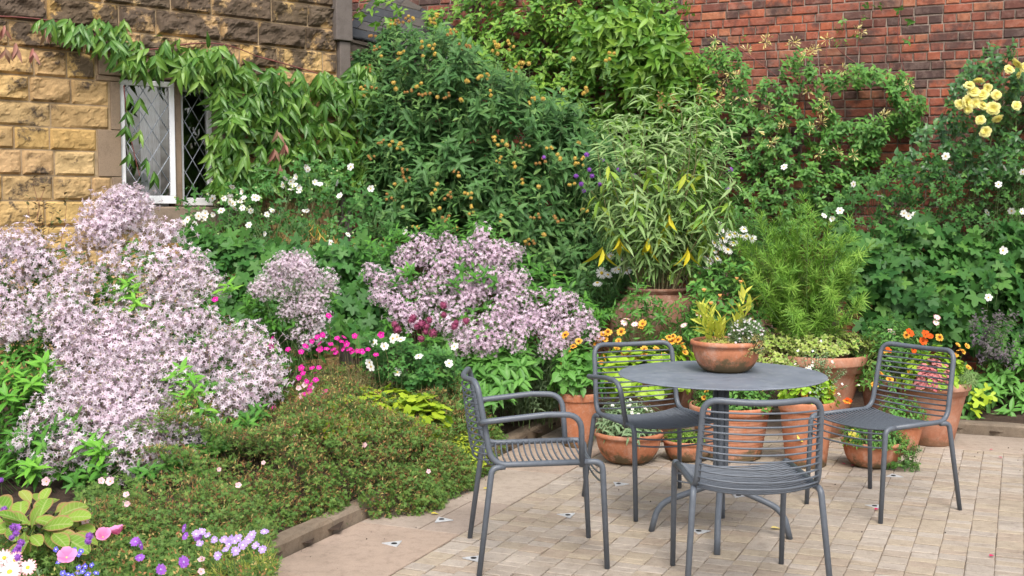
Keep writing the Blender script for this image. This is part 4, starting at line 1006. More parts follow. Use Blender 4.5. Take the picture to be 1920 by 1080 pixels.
# ---------------- climber on the cottage wall
pl = Plant('climbing_clematis', 'evergreen climber with hanging narrow leaves round the cottage window and wall corner', 'climbing plant', 520, 400, 10.0)
reg = [(205, 80), (300, 62), (400, 78), (450, 92), (500, 120), (560, 128), (640, 135), (690, 150), (712, 230), (700, 320), (640, 335), (590, 350), (520, 335), (450, 352), (412, 345), (408, 300), (425, 235), (392, 160), (350, 125), (300, 118), (240, 122)]
p, d = scat(reg, 560, lambda u, v: stY(u) - 0.28, 0.26, 0.14, 30, gap=-0.45, gs=26, seed=3)
d[:, 2] -= 1.3
h_ = len(p) // 2; pl.leaves(LANCE, shoots(p[:h_], d[:h_] + rv(h_, 0.5), 0.12, 5, 0.15, 55, 0.75, 0.35, jit=0.7, face=(0.3, -0.4, 0.25))); pl.leaves(LANCE, shoots(p[h_:], d[h_:] + rv(len(p) - h_, 0.35), 0.10, 4, 0.165, 50, 0.95, 0.35, jit=0.5, face=(0.5, -0.6, 0.3)))
left = [(20, 62), (50, 75), (85, 45), (120, 60), (150, 45), (180, 70), (215, 75)]
for reg2, n in (([(80, 30), (240, 25), (240, 80), (100, 62)], 34), ([(400, 330), (470, 345), (470, 440), (455, 430), (430, 380)], 14), ([(640, 130), (700, 100), (730, 190), (720, 330), (690, 330)], 90), ([(395, 240), (440, 240), (440, 350), (400, 345)], 26)):
    p, d = scat(reg2, n, lambda u, v: stY(u) - 0.16, 0.1, 0.03); d[:, 2] -= 1.2
    pl.leaves(LANCE, shoots(p, d, 0.09, 4, 0.14, 50, 0.9, 0.35, face=(0.55, -0.75, 0.45)))
st_ = at_uv([(240, 172), (262, 180), (236, 232), (262, 240), (242, 282), (275, 292), (288, 318), (238, 205)], lambda u, v: stY(u) - 0.14)
pl.leaves(LANCE, shoots(st_, np.tile([0.1, -0.3, -1.0], (8, 1)), 0.05, 4, 0.14, 55, 0.9, 0.3, face=(0.55, -0.75, 0.45)))
p = at_uv([(8, 45), (30, 78), (62, 88), (85, 50), (10, 85), (515, 275), (535, 265), (520, 240), (525, 305)], lambda u, v: stY(u) - 0.2 - 0.25 * (u > 400))
pl.leaves(LANCE, shoots(p, np.tile([0.1, -0.3, -1.0], (len(p), 1)), 0.06, 4, 0.12, 45, 0.8, 0.3, face=(0.55, -0.75, 0.45)), 1)
segs = []
for a, b in (((-40, 30), (120, 42)), ((120, 42), (250, 95)), ((250, 95), (330, 85)), ((330, 85), (480, 105)), ((480, 105), (640, 150)), ((232, 160), (262, 330)), ((600, 150), (560, 480)), ((660, 180), (640, 500)), ((400, 100), (520, 480)), ((500, 130), (600, 470)), ((640, 150), (690, 430))):
    q0 = P(a[0], a[1], stY(a[0]) - 0.06); q1 = P(b[0], b[1], stY(b[0]) - 0.08); segs += curved(q0 - pl.o, q1 - pl.o, 0.03, 8, 0.006, 0.004)
stems_obj('branch', segs, m_stem_r, pl.t)
pl.done([l_clem, l_clemr], m_stem_r)

# ---------------- tall shrub with ochre flower balls, in the corner
pl = Plant('flowering_shrub', 'tall grey-green shrub dotted with ochre yellow ball flowers, in the corner between the walls', 'shrub', 900, 560, 10.1)
reg = [(672, 130), (720, 70), (760, 62), (850, 85), (940, 150), (1010, 185), (1090, 225), (1150, 290), (1160, 420), (1140, 550), (1060, 570), (990, 520), (940, 440), (880, 430), (760, 450), (700, 440), (688, 330), (700, 220)]
Yb = lambda u, v: 9.75 + 0.5 * np.abs((u - 920) / 240) ** 2 - 0.35 * np.clip((v - 250) / 250, -1, 1)
p, d = scat(reg, 1050, Yb, 0.8, 0.36, 42, gap=-0.6, gs=30, seed=5, edge=24); d[:, 2] += 0.3; d += rv(len(d), 0.3)
pl.leaves(LANCE_F, shoots(p, d, 0.16, 7, 0.118, 62, 0.35, 0.5, opp=True)); pl.stem(ssegs(p, d, 0.14, 0.0022))
p2, d2 = scat(reg, 700, lambda u, v: Yb(u, v) + 0.5, 0.6, 0.2); pl.leaves(OVATE, shoots(p2, d2, 0.1, 5, 0.12, 60, 0.3, 0.4))
fp = [(740, 45), (770, 38), (812, 48), (808, 90), (848, 60), (880, 95), (700, 75), (793, 105), (930, 88), (935, 95), (752, 110), (738, 155), (785, 165), (875, 152), (820, 182), (690, 170), (860, 192), (900, 150), (980, 118), (975, 130), (1075, 110), (1145, 105), (1140, 118), (922, 178), (995, 195), (1018, 185), (1055, 168), (1097, 175), (1100, 170), (752, 284), (735, 275), (720, 270), (935, 268), (950, 272), (980, 278), (1030, 280), (1085, 268), (1020, 305), (1085, 306), (1080, 308), (740, 345), (762, 325), (765, 340), (725, 375), (820, 345), (815, 365), (855, 328), (860, 330), (845, 375), (880, 372), (755, 388), (818, 398), (835, 415), (855, 428), (780, 430), (1010, 410), (1000, 460), (985, 455), (1040, 518), (1048, 420), (978, 345), (905, 440), (930, 300), (965, 315), (1050, 300), (960, 470), (1020, 440), (700, 300), (690, 130), (715, 105), (940, 415), (890, 400), (1070, 350), (1095, 400), (1010, 350)]
fp = fp + [(q[0] + rng.normal(0, 14), q[1] + rng.normal(0, 9)) for q in fp[:20]]; fpp = at_uv(fp, lambda u, v: Yb(u, v) - 0.27); pl.leaves(LANCE_F, shoots(fpp - [0, -0.10, 0.20], facing(len(fpp), 1.6, 0.3), 0.17, 6, 0.08, 55, 0.15, 0.4), 1); pl.flowers('flower_ball', OCH, fpp, facing(len(fp), 1.0), 0.88)
b0 = np.tile(np.array([[float(P(900, 500, 10.3)[0]), 10.3, 0.3]]), (40, 1)) + rv(40, 0.25) * [1.4, 0.4, 0.1]; q, _ = scat(reg, 40, lambda u, v: Yb(u, v) + 0.25, 0.3)
pl.stem(bezier_stems(b0, q, 0.008, 0.08)); pl.stem(bezier_stems(fpp - rv(len(fpp), 0.03) - [0, -0.06, 0.28], fpp, 0.0022, 0.06, 2))
pl.done([l_budy, leafmat('fresh_grey_green_leaf', [(0.09, 0.20, 0.07), (0.14, 0.27, 0.09), (0.21, 0.34, 0.13)], rough=0.55)], m_stem_g)

# ---------------- bright climber on the brick wall
pl = Plant('wall_climber', 'yellow-green climber piled over the top of the brick wall behind the ochre-flowered shrub', 'climbing plant', 1100, 560, 11.1)
reg = [(790, 30), (860, 20), (905, -40), (1230, -40), (1262, 30), (1275, 80), (1322, 130), (1335, 210), (1320, 300), (1300, 520), (1140, 530), (1120, 300), (1040, 220), (960, 170), (900, 120), (830, 90)]
Yc = lambda u, v: WY(u, v) - 0.42
p, d = scat(reg, 1700, Yc, 0.4, 0.16, 36, gap=-0.95, seed=9)
pl.leaves(OVATE, shoots(p, d, 0.12, 6, 0.075, 62, 0.35, 0.45)); pl.stem(ssegs(p, d, 0.12, 0.002, 2))
p = at_uv([(670, 22), (690, 10), (705, 25), (722, 15), (735, 35), (748, 22), (700, 40), (728, 48), (680, 35), (665, 5), (715, 5), (760, 30), (740, 8)], 10.75); pl.leaves(OVATE, shoots(p, rv(len(p)) + [0, -.5, .1], 0.12, 5, 0.07, 65, 0.3, 0.4))
reg2 = [(1090, 30), (1180, 15), (1255, 50), (1270, 110), (1255, 190), (1200, 180), (1150, 130), (1080, 90)]
p, d = scat(reg2, 190, lambda u, v: Yc(u, v) - 0.15, 0.2, 0.1); d[:, 2] -= 0.5
pl.leaves(LANCE_F, shoots(p, d, 0.12, 5, 0.15, 55, 0.7, 0.4), 1)
p = at_uv([(880, 5), (900, 0), (1290, 10), (1300, 30), (1275, 60), (1262, 45), (1295, 55), (1280, 30)], Yc); pl.leaves(SMALL, shoots(p, rv(len(p)) + [0, -.5, .4], 0.15, 6, 0.06, 65, 0.2, 0.3))
b0, _ = scat([(1000, 480), (1290, 480), (1290, 560), (1000, 560)], 26, lambda u, v: WY(u, v) - 0.15, 0.1); q, _ = scat(reg, 26, lambda u, v: WY(u, v) - 0.25, 0.1)
pl.stem(bezier_stems(b0, q, 0.006, 0.1, 6))
pl.done([l_climb, l_climb], m_stem_b)

# ---------------- honeysuckle
pl = Plant('honeysuckle', 'honeysuckle with cream flower tufts spread over the right of the red brick wall', 'climbing plant', 1500, 470, 10.2)
regs = [([(1295, 150), (1335, 85), (1372, 95), (1400, 125), (1440, 170), (1455, 140), (1475, 105), (1520, 100), (1535, 150), (1550, 190), (1570, 250), (1560, 300), (1500, 330), (1440, 330), (1330, 300)], 420),
        ([(1545, 150), (1600, 130), (1650, 142), (1700, 155), (1725, 200), (1715, 245), (1688, 262), (1668, 232), (1665, 195), (1640, 165), (1600, 168), (1570, 182), (1548, 185)], 150),
        ([(1548, 215), (1600, 235), (1660, 225), (1712, 230), (1705, 255), (1660, 262), (1640, 305), (1600, 300), (1570, 255)], 110),
        ([(1330, 290), (1460, 310), (1560, 290), (1640, 290), (1690, 320), (1700, 350), (1640, 330), (1560, 400), (1590, 460), (1400, 470), (1320, 400)], 420)]
for q, (reg, n) in enumerate(regs):
    p, d = scat(reg, n, lambda u, v: WY(u, v) - 0.34, 0.32, 0.10, 24, gap=-0.55, gs=26, seed=q * 3 + 2)
    pl.leaves(OVATE, shoots(p, d, 0.10, 6, 0.055, 65, 0.25, 0.4, opp=True)); pl.stem(ssegs(p, d, 0.1, 0.0018, 2))
p = at_uv([(1583, 30), (1560, 55), (1578, 85), (1600, 60), (1612, 45), (1632, 5), (1690, 10), (1697, 35), (1688, 85), (1640, 18), (1580, 88), (1400, 60)], lambda u, v: WY(u, v) - 0.1)
pl.leaves(OVATE, shoots(p, rv(len(p)) * [1, .4, 1] + [0, -.4, .2], 0.09, 5, 0.055, 65, 0.2, 0.3))
segs = []
for a, b in (((1322, 60), (1465, 150)), ((1690, 0), (1683, 60)), ((1683, 60), (1702, 150)), ((1570, 90), (1615, 125)), ((1615, 30), (1610, 95)), ((1550, 75), (1548, 130)), ((1380, 250), (1430, 330)), ((1640, 320), (1600, 350)), ((1600, 250), (1575, 330)), ((1450, 150), (1540, 260)), ((1720, 170), (1740, 330)), ((1340, 460), (1380, 200)), ((1480, 460), (1500, 150)), ((1600, 480), (1620, 250))):
    q0 = P(a[0], a[1], WY(a[0], 0) - 0.06); q1 = P(b[0], b[1], WY(b[0], 0) - 0.09); segs += curved(q0 - pl.o, q1 - pl.o, 0.05, 8, 0.0045, 0.003)
stems_obj('vine', segs, m_stem_r, pl.t)
fp = [(1484, 82), (1490, 80), (1520, 98), (1528, 92), (1510, 102), (1340, 75), (1362, 148), (1368, 138), (1380, 142), (1434, 78), (1440, 72), (1616, 60), (1606, 55), (1552, 128), (1580, 130), (1697, 162), (1705, 158), (1515, 172), (1545, 190), (1555, 200), (1540, 205), (1465, 237), (1470, 232), (1448, 265), (1444, 270), (1440, 200), (1405, 193), (1655, 215), (1660, 213), (1540, 230), (1535, 290), (1340, 95), (1375, 190), (1550, 75), (1400, 95), (1570, 285), (1420, 245), (1520, 240), (1350, 195), (1345, 200), (1600, 290), (1800, 430)]
pl.flowers('flower', HON, at_uv(fp[:-1], lambda u, v: WY(u, v) - 0.46), facing(len(fp) - 1, 0.6, 0.4), 1.15)
pl.done([l_hon], m_stem_b)

# ---------------- yellow rose
pl = Plant('yellow_rose_bush', 'climbing rose with dark glossy leaves and soft yellow double blooms at the right edge', 'rose', 1880, 400, 9.3)
reg = [(1690, 300), (1735, 235), (1765, 215), (1790, 160), (1830, 125), (1850, 100), (1900, 95), (2080, 80), (2080, 340), (1900, 360), (1780, 350), (1700, 345)]
p, d = scat(reg, 420, 9.25, 0.6, 0.2, 34, gap=-0.5, gs=34, seed=21)
pl.leaves(OVATE, shoots(p, d, 0.14, 6, 0.068, 65, 0.2, 0.45, opp=True)); pl.stem(ssegs(p, d, 0.15, 0.0028, 1, 1.0))
fp = [(1818, 160), (1835, 152), (1852, 165), (1868, 178), (1842, 178), (1826, 172), (1812, 190), (1828, 193), (1842, 198), (1815, 205), (1862, 203), (1870, 222), (1838, 225), (1848, 247), (1892, 130), (1908, 118), (1922, 126), (1906, 198), (1800, 195), (1912, 140)]
fpp = at_uv(fp, 9.0); pl.flowers('bloom', ROSE, fpp, facing(len(fp), 0.35, 0.45), 0.98)
b0 = np.tile(np.array([[3.95, 9.45, 0.1]]), (14, 1)) + rv(14, 0.12) * [1, 1, 0]; q, _ = scat(reg, 14, 9.3, 0.3)
pl.stem(bezier_stems(b0, q, 0.008, 0.05, 6)); pl.stem(bezier_stems(fpp + [0, 0.12, -0.2], fpp, 0.0028, 0.05, 2))
pl.done([l_rose], m_stem_g)

# ---------------- lobed plants on the right
def anemones(pl, reg, n, Y, ll, tm, mats, thick=0.5, gap=None, seed=0, sh=3, L=0.08, relief=0.22, droop=0.5):
    p, d = scat(reg, n, Y, thick, relief, 34, gap=gap, seed=seed)
    pl.leaves(tm, shoots(p, d, L, sh, ll, 68, droop, 0.5, jit=0.75)); pl.stem(ssegs(p, d, L, 0.0022, 1, 1.5))
pl = Plant('japanese_anemone', 'tall airy anemone stems with scattered white flowers below the yellow roses', 'flowering plant', 1780, 560, 9.1)
reg = [(1545, 400), (1600, 350), (1660, 330), (1740, 300), (1800, 285), (1930, 275), (2060, 280), (2060, 480), (1800, 470), (1600, 470)]
anemones(pl, reg, 620, 9.05, 0.055, LOBED3, None, 0.6, -0.8, 4, 4, 0.16, 0.2, 0.25)
fp = [(1773, 293), (1883, 315), (1872, 346), (1917, 322), (1650, 368), (1575, 395), (1897, 395), (1915, 397), (1703, 405), (1560, 410), (1545, 405), (1695, 400), (1715, 402), (1852, 398), (1600, 345), (1470, 313)]
fpp = at_uv(fp, 8.85); pl.flowers('flower', ANEM, fpp, facing(len(fp), 0.25, 0.4), 0.98)
b0, _ = scat([(1560, 480), (2000, 480), (2000, 560), (1560, 560)], 60, 9.1, 0.3); q, _ = scat(reg, 60, 9.0, 0.3); pl.stem(bezier_stems(b0, q, 0.003, 0.03, 4)); pl.stem(bezier_stems(fpp + [0, 0.1, -0.5], fpp, 0.0022, 0.03, 3))
pl.done([l_anem], m_stem_g)
pl = Plant('lobed_leaf_bush', 'dense bank of large dark lobed leaves behind the right chair', 'bush', 1790, 690, 8.75)
reg = [(1560, 430), (1640, 440), (1700, 420), (1800, 445), (1930, 420), (2060, 430), (2060, 720), (1920, 670), (1830, 650), (1720, 650), (1620, 640), (1590, 560)]
anemones(pl, reg, 640, lambda u, v: 8.9 - 0.45 * (v - 430) / 250, 0.125, LOBED, None, 0.5, -0.75, 14, 3, 0.10, 0.25, 0.6)
fp = [(1853, 558), (1880, 470)]; fpp = at_uv(fp, 8.4); pl.flowers('flower', ANEM, fpp, facing(2, 0.2, 0.2), 1.2)
pl.stem(bezier_stems(fpp + [0, 0.1, -0.4], fpp, 0.002, 0.03, 3)); pl.done([l_anem], m_stem_g)
pl = Plant('hellebore', 'low clump of narrow fingered green leaves at the foot of the lobed bushes, far right', 'plant', 1870, 760, 8.15)
reg = [(1795, 690), (1850, 640), (1920, 650), (2060, 640), (2060, 760), (1930, 770), (1860, 800), (1800, 790)]
p, d = scat(reg, 130, lambda u, v: 8.45 - 0.3 * (v - 640) / 150, 0.3, 0.1); pl.leaves(LANCE_F, shoots(p, d + [0, 0, .4], 0.05, 6, 0.11, 75, 0.3, 0.6)); pl.stem(ssegs(p, d, 0.06, 0.003, 1, 2.0))
p = at_uv([(1838, 750), (1850, 735), (1825, 765)], 8.15); pl.leaves(LOBED3, shoots(p, facing(3), 0.05, 4, 0.1, 75, 0.4, 0.6), 1)
pl.done([l_peony, l_lime])
pl = Plant('dark_sedum', 'small dusky purple-leaved plant right of the big pink pot', 'plant', 1860, 690, 8.2)
p, d = scat([(1822, 600), (1900, 600), (1900, 690), (1825, 690)], 60, 8.2, 0.2, 0.05); pl.leaves(SMALL, shoots(p, d + [0, 0, .5], 0.1, 7, 0.035, 60, 0.1, 0.4)); pl.stem(ssegs(p, d + [0, 0, .5], 0.1, 0.002, 1, 2.0))
pl.done([leafmat('dusky_leaf', [(0.08, 0.07, 0.08), (0.14, 0.11, 0.13), (0.10, 0.15, 0.08)])])

# ---------------- daisies either side of the urn
for reg, fp, lab, Yd, uu in (([(1120, 470), (1200, 450), (1235, 500), (1225, 600), (1110, 600), (1100, 540)], [(1155, 450), (1165, 480), (1128, 512), (1140, 515), (1155, 507), (1175, 507), (1120, 530), (1190, 480), (1145, 480), (1160, 505), (1182, 462)], 'shasta daisies left of the urn', 8.75, 1160),
        ([(1310, 430), (1420, 420), (1440, 470), (1400, 560), (1320, 560), (1300, 500)], [(1330, 435), (1345, 440), (1355, 447), (1368, 440), (1378, 438), (1388, 442), (1400, 443), (1410, 447), (1322, 452), (1340, 455), (1352, 460), (1365, 468), (1338, 470), (1320, 478), (1330, 490), (1345, 485), (1375, 455), (1310, 495), (1360, 430), (1395, 430), (1345, 420), (1325, 505)], 'shasta daisies between the urn and the feathery shrub', 8.95, 1370)):
    pl = Plant('shasta_daisy', lab, 'daisies', uu, 620, Yd, group='shasta daisies')
    p, d = scat(reg, 240, Yd, 0.4, 0.1); pl.leaves(LANCE_F, shoots(p, d + [0, 0, .4], 0.14, 6, 0.06, 55, 0.2, 0.4)); pl.stem(ssegs(p, d + [0, 0, .5], 0.14, 0.002))
    fpp = at_uv(fp, Yd - 0.12); pl.flowers('flower', DAISY, fpp, facing(len(fp), 0.8, 0.3), 1.1); pl.stem(bezier_stems(fpp + [0, 0.08, -0.4], fpp, 0.002, 0.03, 3)); pl.done([l_deep])

# ---------------- tall silvery buddleja in the urn
pl = Plant('potted_buddleja', 'tall silvery narrow-leaved buddleja growing out of the big urn', 'shrub', 1237, 540, 8.25, z=0.94)
tops = pick([(1120, 250), (1150, 215), (1210, 200), (1270, 200), (1320, 190), (1360, 230), (1385, 300), (1370, 400), (1330, 440), (1280, 420), (1200, 430), (1140, 420), (1105, 340)], 50, 30)
q = at_uv(tops, 8.1); q[:, 1] += rng.uniform(-0.25, 0.4, len(q)); b0 = np.tile(np.array([[1.02, 8.25, 0.94]]), (len(q), 1)) + rv(len(q), 0.05) * [0.6, 1, 0]; b0[:, 0] += np.clip((q[:, 0] - 1.02) * 0.3, -0.13, 0.13)
pl.stem(bezier_stems(b0, q, 0.005, 0.04, 5))
LN = leaf_t(0.17, [0.3, 1.0, 0.8, 0.05], 0.2, 0.5); A_ = []; D_ = []
for i in range(len(q)):
    for t in (0.42, 0.55, 0.68, 0.8, 0.9, 1.0): A_.append(b0[i] + (q[i] - b0[i]) * t); D_.append((q[i] - b0[i]) / np.linalg.norm(q[i] - b0[i]))
A_ = np.array(A_) + rv(len(A_), 0.02); D_ = np.array(D_); lo = A_[:, 2] < 1.72
pl.leaves(LN, shoots(A_[~lo], D_[~lo] + [0, 0, .4], 0.18, 7, 0.115, 42, 0.42, 0.35, jit=0.5, opp=True, face=(0, -.2, .2))); pl.leaves(LN, shoots(A_[~lo][::2] + rv(len(A_[~lo][::2]), .03) + [0, -.04, 0], D_[~lo][::2] + [0, -.2, .5], 0.15, 6, 0.10, 45, 0.45, 0.35, jit=0.5, opp=True, face=(0, -.35, .3)), 4); pl.leaves(LANCE, shoots(A_[lo][::4], D_[lo][::4], 0.14, 5, 0.14, 58, 0.95, 0.3, opp=True), 1); pl.leaves(LN, shoots(A_[lo][1::2], D_[lo][1::2], 0.16, 7, 0.13, 50, 0.6, 0.3, jit=0.5, opp=True)); pl.leaves(LN, shoots(A_[lo] * [1, 1, 0.93] + [0, -.04, 0], D_[lo] + rv(int(lo.sum()), .3), 0.14, 5, 0.12, 50, 0.6, 0.3, jit=0.5, opp=True))
p = at_uv([(1160, 440), (1130, 460), (1215, 440), (1255, 400), (1310, 400), (1290, 460)], 7.95); pl.leaves(LANCE, shoots(p, np.tile([0., -.3, -1], (6, 1)), 0.04, 3, 0.17, 40, 0.6, 0.3), 2)
pf = at_uv([(1312, 182), (1265, 195), (1238, 195), (1350, 175)], 8.1); n = 40
for c0 in pf:
    k = 34; t = rng.random(k); pl.leaves(SMALL, (c0 + np.stack([rng.normal(0, .012, k), rng.normal(0, .012, k), t * 0.13 - 0.05], 1), rv(k) + [0, 0, .3], rv(k), np.full(k, 0.022), rng.random(k)), 3)
pl.done([l_silver, l_silverlow, leafmat('yellow_dying_leaf', [(0.62, 0.48, 0.02), (0.45, 0.45, 0.03)]), l_seed, leafmat('pale_silver_leaf', [(0.30, 0.40, 0.22), (0.24, 0.36, 0.16), (0.38, 0.46, 0.30)], rough=0.6)], plain('tan_stem', (0.24, 0.21, 0.10), 0.8, 0.3))
pl = Plant('verbena', 'wiry purple verbena heads left of the silvery buddleja', 'flowering plant', 1140, 560, 8.9)
fp = [(1100, 290), (1105, 318), (1090, 345), (1130, 300), (1145, 335), (1095, 358), (1080, 330), (1020, 295), (1365, 355), (1370, 318), (1110, 330), (1160, 318), (1125, 345), (1190, 330)]
fpp = at_uv(fp, 8.8); pl.flowers('flower_head', VERB, fpp, facing(len(fp), 1), 0.9); pl.stem(bezier_stems(np.tile([[0.75, 8.9, 0.1]], (len(fp), 1)) + rv(len(fp), .1) * [1, 1, 0], fpp, 0.002, 0.03, 5)); pl.done([l_deep])

# ---------------- feathery shrub and ivy in the wide pot
pl = Plant('feathery_shrub', 'soft feathery fine-leaved green shrub growing from the wide flaring pot', 'shrub', 1500, 655, 7.95, z=0.52)
tips = pick([(1375, 500), (1385, 440), (1415, 390), (1450, 440), (1500, 370), (1530, 430), (1580, 430), (1630, 480), (1600, 540), (1560, 600), (1450, 600)], 58, 20)
q = at_uv(tips, 7.95); q[:, 1] += rng.uniform(-0.35, 0.35, len(q)); b0 = np.tile(np.array([[1.98, 7.95, 0.55]]), (len(q), 1)) + rv(len(q), 0.05) * [1, 1, 0]
pl.stem(bezier_stems(b0, q, 0.0035, 0.05, 4)); A_ = []; D_ = []
for i in range(len(q)):
    for t in np.linspace(0.3, 1.0, 14): A_.append(b0[i] + (q[i] - b0[i]) * t); D_.append(unit((q[i] - b0[i])[None])[0] + [0, 0, 0.15])
A_ = np.array(A_) + rv(len(A_), 0.008); D_ = np.array(D_) + rv(len(D_), 0.3)
pl.leaves(NEEDLE, shoots(A_, D_, 0.08, 22, 0.085, 42, 0.12, 0.3, jit=0.35)); pl.done([l_feath], m_stem_g)
def mound(pl, cx, cy, cz, rx, ry, rz, n, tm, ll, sh=4, L=0.05, slot=0, droop=0.3, ang=62, up=0.5, lo=-0.15, inner=0.55):
    d = unit(rv(n)); d[:, 2] = np.abs(d[:, 2]) * (1 - lo) + lo; d = unit(d); r = rng.uniform(inner, 1.05, n) ** 0.7
    r *= 1 + 0.14 * wn(d[:, 0] * 60 + cx * 10, d[:, 2] * 60, 14, 2)
    p = np.array([cx, cy, cz]) + d * r[:, None] * [rx, ry, rz]; dd = d + [0, 0, 0.35]
    pl.leaves(tm, shoots(p, dd, L, sh, ll, ang, droop, up), slot); pl.stem(ssegs(p, dd, L, 0.0015, 1, 1.5)); return p, dd
pl = Plant('variegated_ivy', 'cream and green variegated ivy spilling over the rim of the wide flaring pot', 'ivy', 1540, 650, 7.9, z=0.53)
mound(pl, 2.06, 7.9, 0.56, 0.36, 0.28, 0.11, 300, LOBED3, 0.045, 4, 0.05, lo=0.1); mound(pl, 1.74, 7.80, 0.50, 0.15, 0.15, 0.16, 120, LOBED3, 0.045, 4, 0.06)
mound(pl, 2.44, 7.90, 0.44, 0.13, 0.15, 0.20, 110, LOBED3, 0.045, 4, 0.06, lo=-0.8); pl.done([l_var], m_stem_b)

# ---------------- left: white anemones under the window, lobed foliage
Yl = lambda u, v: np.minimum(stY(u) - 0.5, 9.3) - 0.35 * np.clip((v - 330) / 200, 0, 1)
pl = Plant('japanese_anemone', 'tall white yellow-eyed anemones clustered beside the cottage window', 'flowering plant', 540, 600, 8.7)
reg = [(345, 385), (400, 355), (470, 350), (500, 330), (560, 315), (620, 312), (690, 340), (720, 420), (760, 450), (720, 500), (640, 490), (520, 490), (420, 450), (350, 430)]
anemones(pl, reg, 330, Yl, 0.062, LOBED3, None, 0.5, -0.75, 6, 4, 0.15, 0.2, 0.25)
fp = [(398, 372), (372, 402), (385, 400), (352, 412), (437, 382), (432, 370), (450, 375), (477, 370), (455, 360), (420, 372), (436, 350), (440, 390), (432, 378), (455, 390), (400, 402), (372, 405), (385, 408), (345, 418), (458, 372), (482, 372), (467, 422), (500, 402), (512, 397), (495, 438), (490, 465), (508, 470), (498, 478), (530, 347), (545, 340), (552, 348), (560, 352), (573, 312), (577, 318), (545, 355), (560, 362), (590, 342), (600, 345), (632, 343), (658, 313), (638, 368), (695, 354), (575, 395), (510, 395), (524, 400), (572, 398), (620, 455), (652, 440), (758, 435), (535, 335), (556, 332), (365, 420), (415, 395), (450, 380), (470, 395)]
fpp = at_uv(fp, lambda u, v: Yl(u, v) - 0.3); pl.flowers('flower', ANEM, fpp, facing(len(fp), 0.3, 0.5), 0.95)
b0 = at_uv([(rng.uniform(380, 720), 600) for _ in range(len(fp))], 8.6); pl.stem(bezier_stems(b0, fpp, 0.0024, 0.04, 4))
p = fpp + rv(len(fpp), 0.08); pl.leaves(BALL, (p, rv(len(p)), rv(len(p)), np.full(len(p), 0.008), rng.random(len(p))), 1)
q, _ = scat([(580, 400), (740, 430), (720, 500), (560, 500)], 40, 8.9, 0.3); pl.leaves(NARROW, shoots(q, np.tile([0., -.2, -1], (40, 1)), 0.1, 4, 0.12, 35, 0.7, 0.1), 2)
pl.done([l_anem2, l_white_bud := leafmat('pale_bud', [(0.55, 0.6, 0.4), (0.4, 0.5, 0.25)]), leafmat('withered_leaf', [(0.30, 0.17, 0.05), (0.5, 0.36, 0.08), (0.22, 0.13, 0.05)])], m_stem_g)
pl = Plant('lobed_leaf_clump', 'clump of broad lobed green leaves between the pale bellflower mass and the mauve one', 'plant', 600, 640, 8.1)
reg = [(340, 440), (420, 440), (500, 470), (600, 470), (700, 460), (745, 500), (705, 560), (735, 620), (700, 660), (640, 620), (590, 640), (500, 640), (430, 600), (400, 520)]
anemones(pl, reg, 430, lambda u, v: 8.45 - 0.75 * (v - 440) / 200, 0.12, LOBED, None, 0.45, None, 24, 3, 0.08, 0.15, 0.6); pl.done([l_anem2])
pl = Plant('thin_shrub', 'thin dark-leaved twigs rising against the yellow stone left of the window', 'shrub', 90, 450, 8.2)
q = at_uv([(62, 345), (85, 350), (52, 385), (100, 400), (75, 420), (125, 385)], 8.3); b0 = np.tile(P(85, 520, 8.2), (6, 1)) + rv(6, 0.02); pl.stem(bezier_stems(b0, q, 0.003, 0.06, 4))
A_ = np.concatenate([b0 + (q - b0) * t for t in (0.45, 0.7, 0.95)]); pl.leaves(SMALL, shoots(A_, np.tile([0., -.1, 1], (len(A_), 1)), 0.1, 5, 0.05, 55, 0.1, 0.3)); pl.done([leafmat('bronze_leaf', [(0.10, 0.13, 0.05), (0.16, 0.09, 0.06)])], m_stem_r)
pl = Plant('withered_stems', 'arching brown withered stems poking above the pale bellflowers by the stone wall', 'dead stems', 140, 470, 7.7)
segs = []
for a, b in (((55, 480), (150, 455)), ((150, 455), (215, 495)), ((90, 500), (140, 450)), ((140, 450), (180, 470)), ((160, 460), (160, 510)), ((120, 470), (190, 462)), ((190, 462), (222, 500))):
    segs += curved(P(a[0], a[1], 7.6) - pl.o, P(b[0], b[1], 7.6) - pl.o, 0.08, 6, 0.005, 0.004)
stems_obj('stems', segs, plain('straw_stem', (0.34, 0.22, 0.13), 0.9, 0.3), pl.t)

# ---------------- bellflowers
Ybf = lambda u, v: 7.55 - 1.65 * (v - 440) / 420 + 0.0 * u
pink = [(-60, 450), (10, 440), (60, 445), (110, 475), (150, 445), (165, 420), (195, 375), (228, 362), (255, 385), (262, 425), (330, 440), (345, 470), (400, 500), (408, 540), (385, 570), (420, 605), (470, 620), (515, 660), (520, 730), (490, 760), (420, 760), (400, 720), (340, 740), (350, 820), (300, 860), (215, 850), (150, 850), (60, 872), (20, 850), (60, 790), (115, 740), (90, 690), (-60, 700)]
pl = Plant('bellflower', 'broad mass of pale pink milky bellflowers filling the bed at the left edge', 'flowering plant', 200, 860, 6.4)
cl = [c for c in pick(pink, 190, 33) if not ((c[0] < 110 and 640 < c[1] < 700) or (240 < c[0] < 330 and 300 < c[1] < 400))]
fixed = [(215, 375), (240, 372), (205, 395), (236, 400), (250, 388), (225, 420), (180, 412), (155, 432), (205, 432), (245, 378)]
cl = fixed + [c for c in cl if not (c[1] < 432 and 140 < c[0] < 265)][:89]
u = np.array([c[0] for c in cl]); v = np.array([c[1] for c in cl]); fpp = P(u, v + 8, Ybf(u, v) - 0.05 + 0.10 * wn(u, v, 40, 2))
dirs = facing(len(cl), 0.55, 0.3); dirs[:, 0] += (u - 230) / 900
pl.flowers('flower_cluster', PAN, fpp, unit(dirs), 1.28)
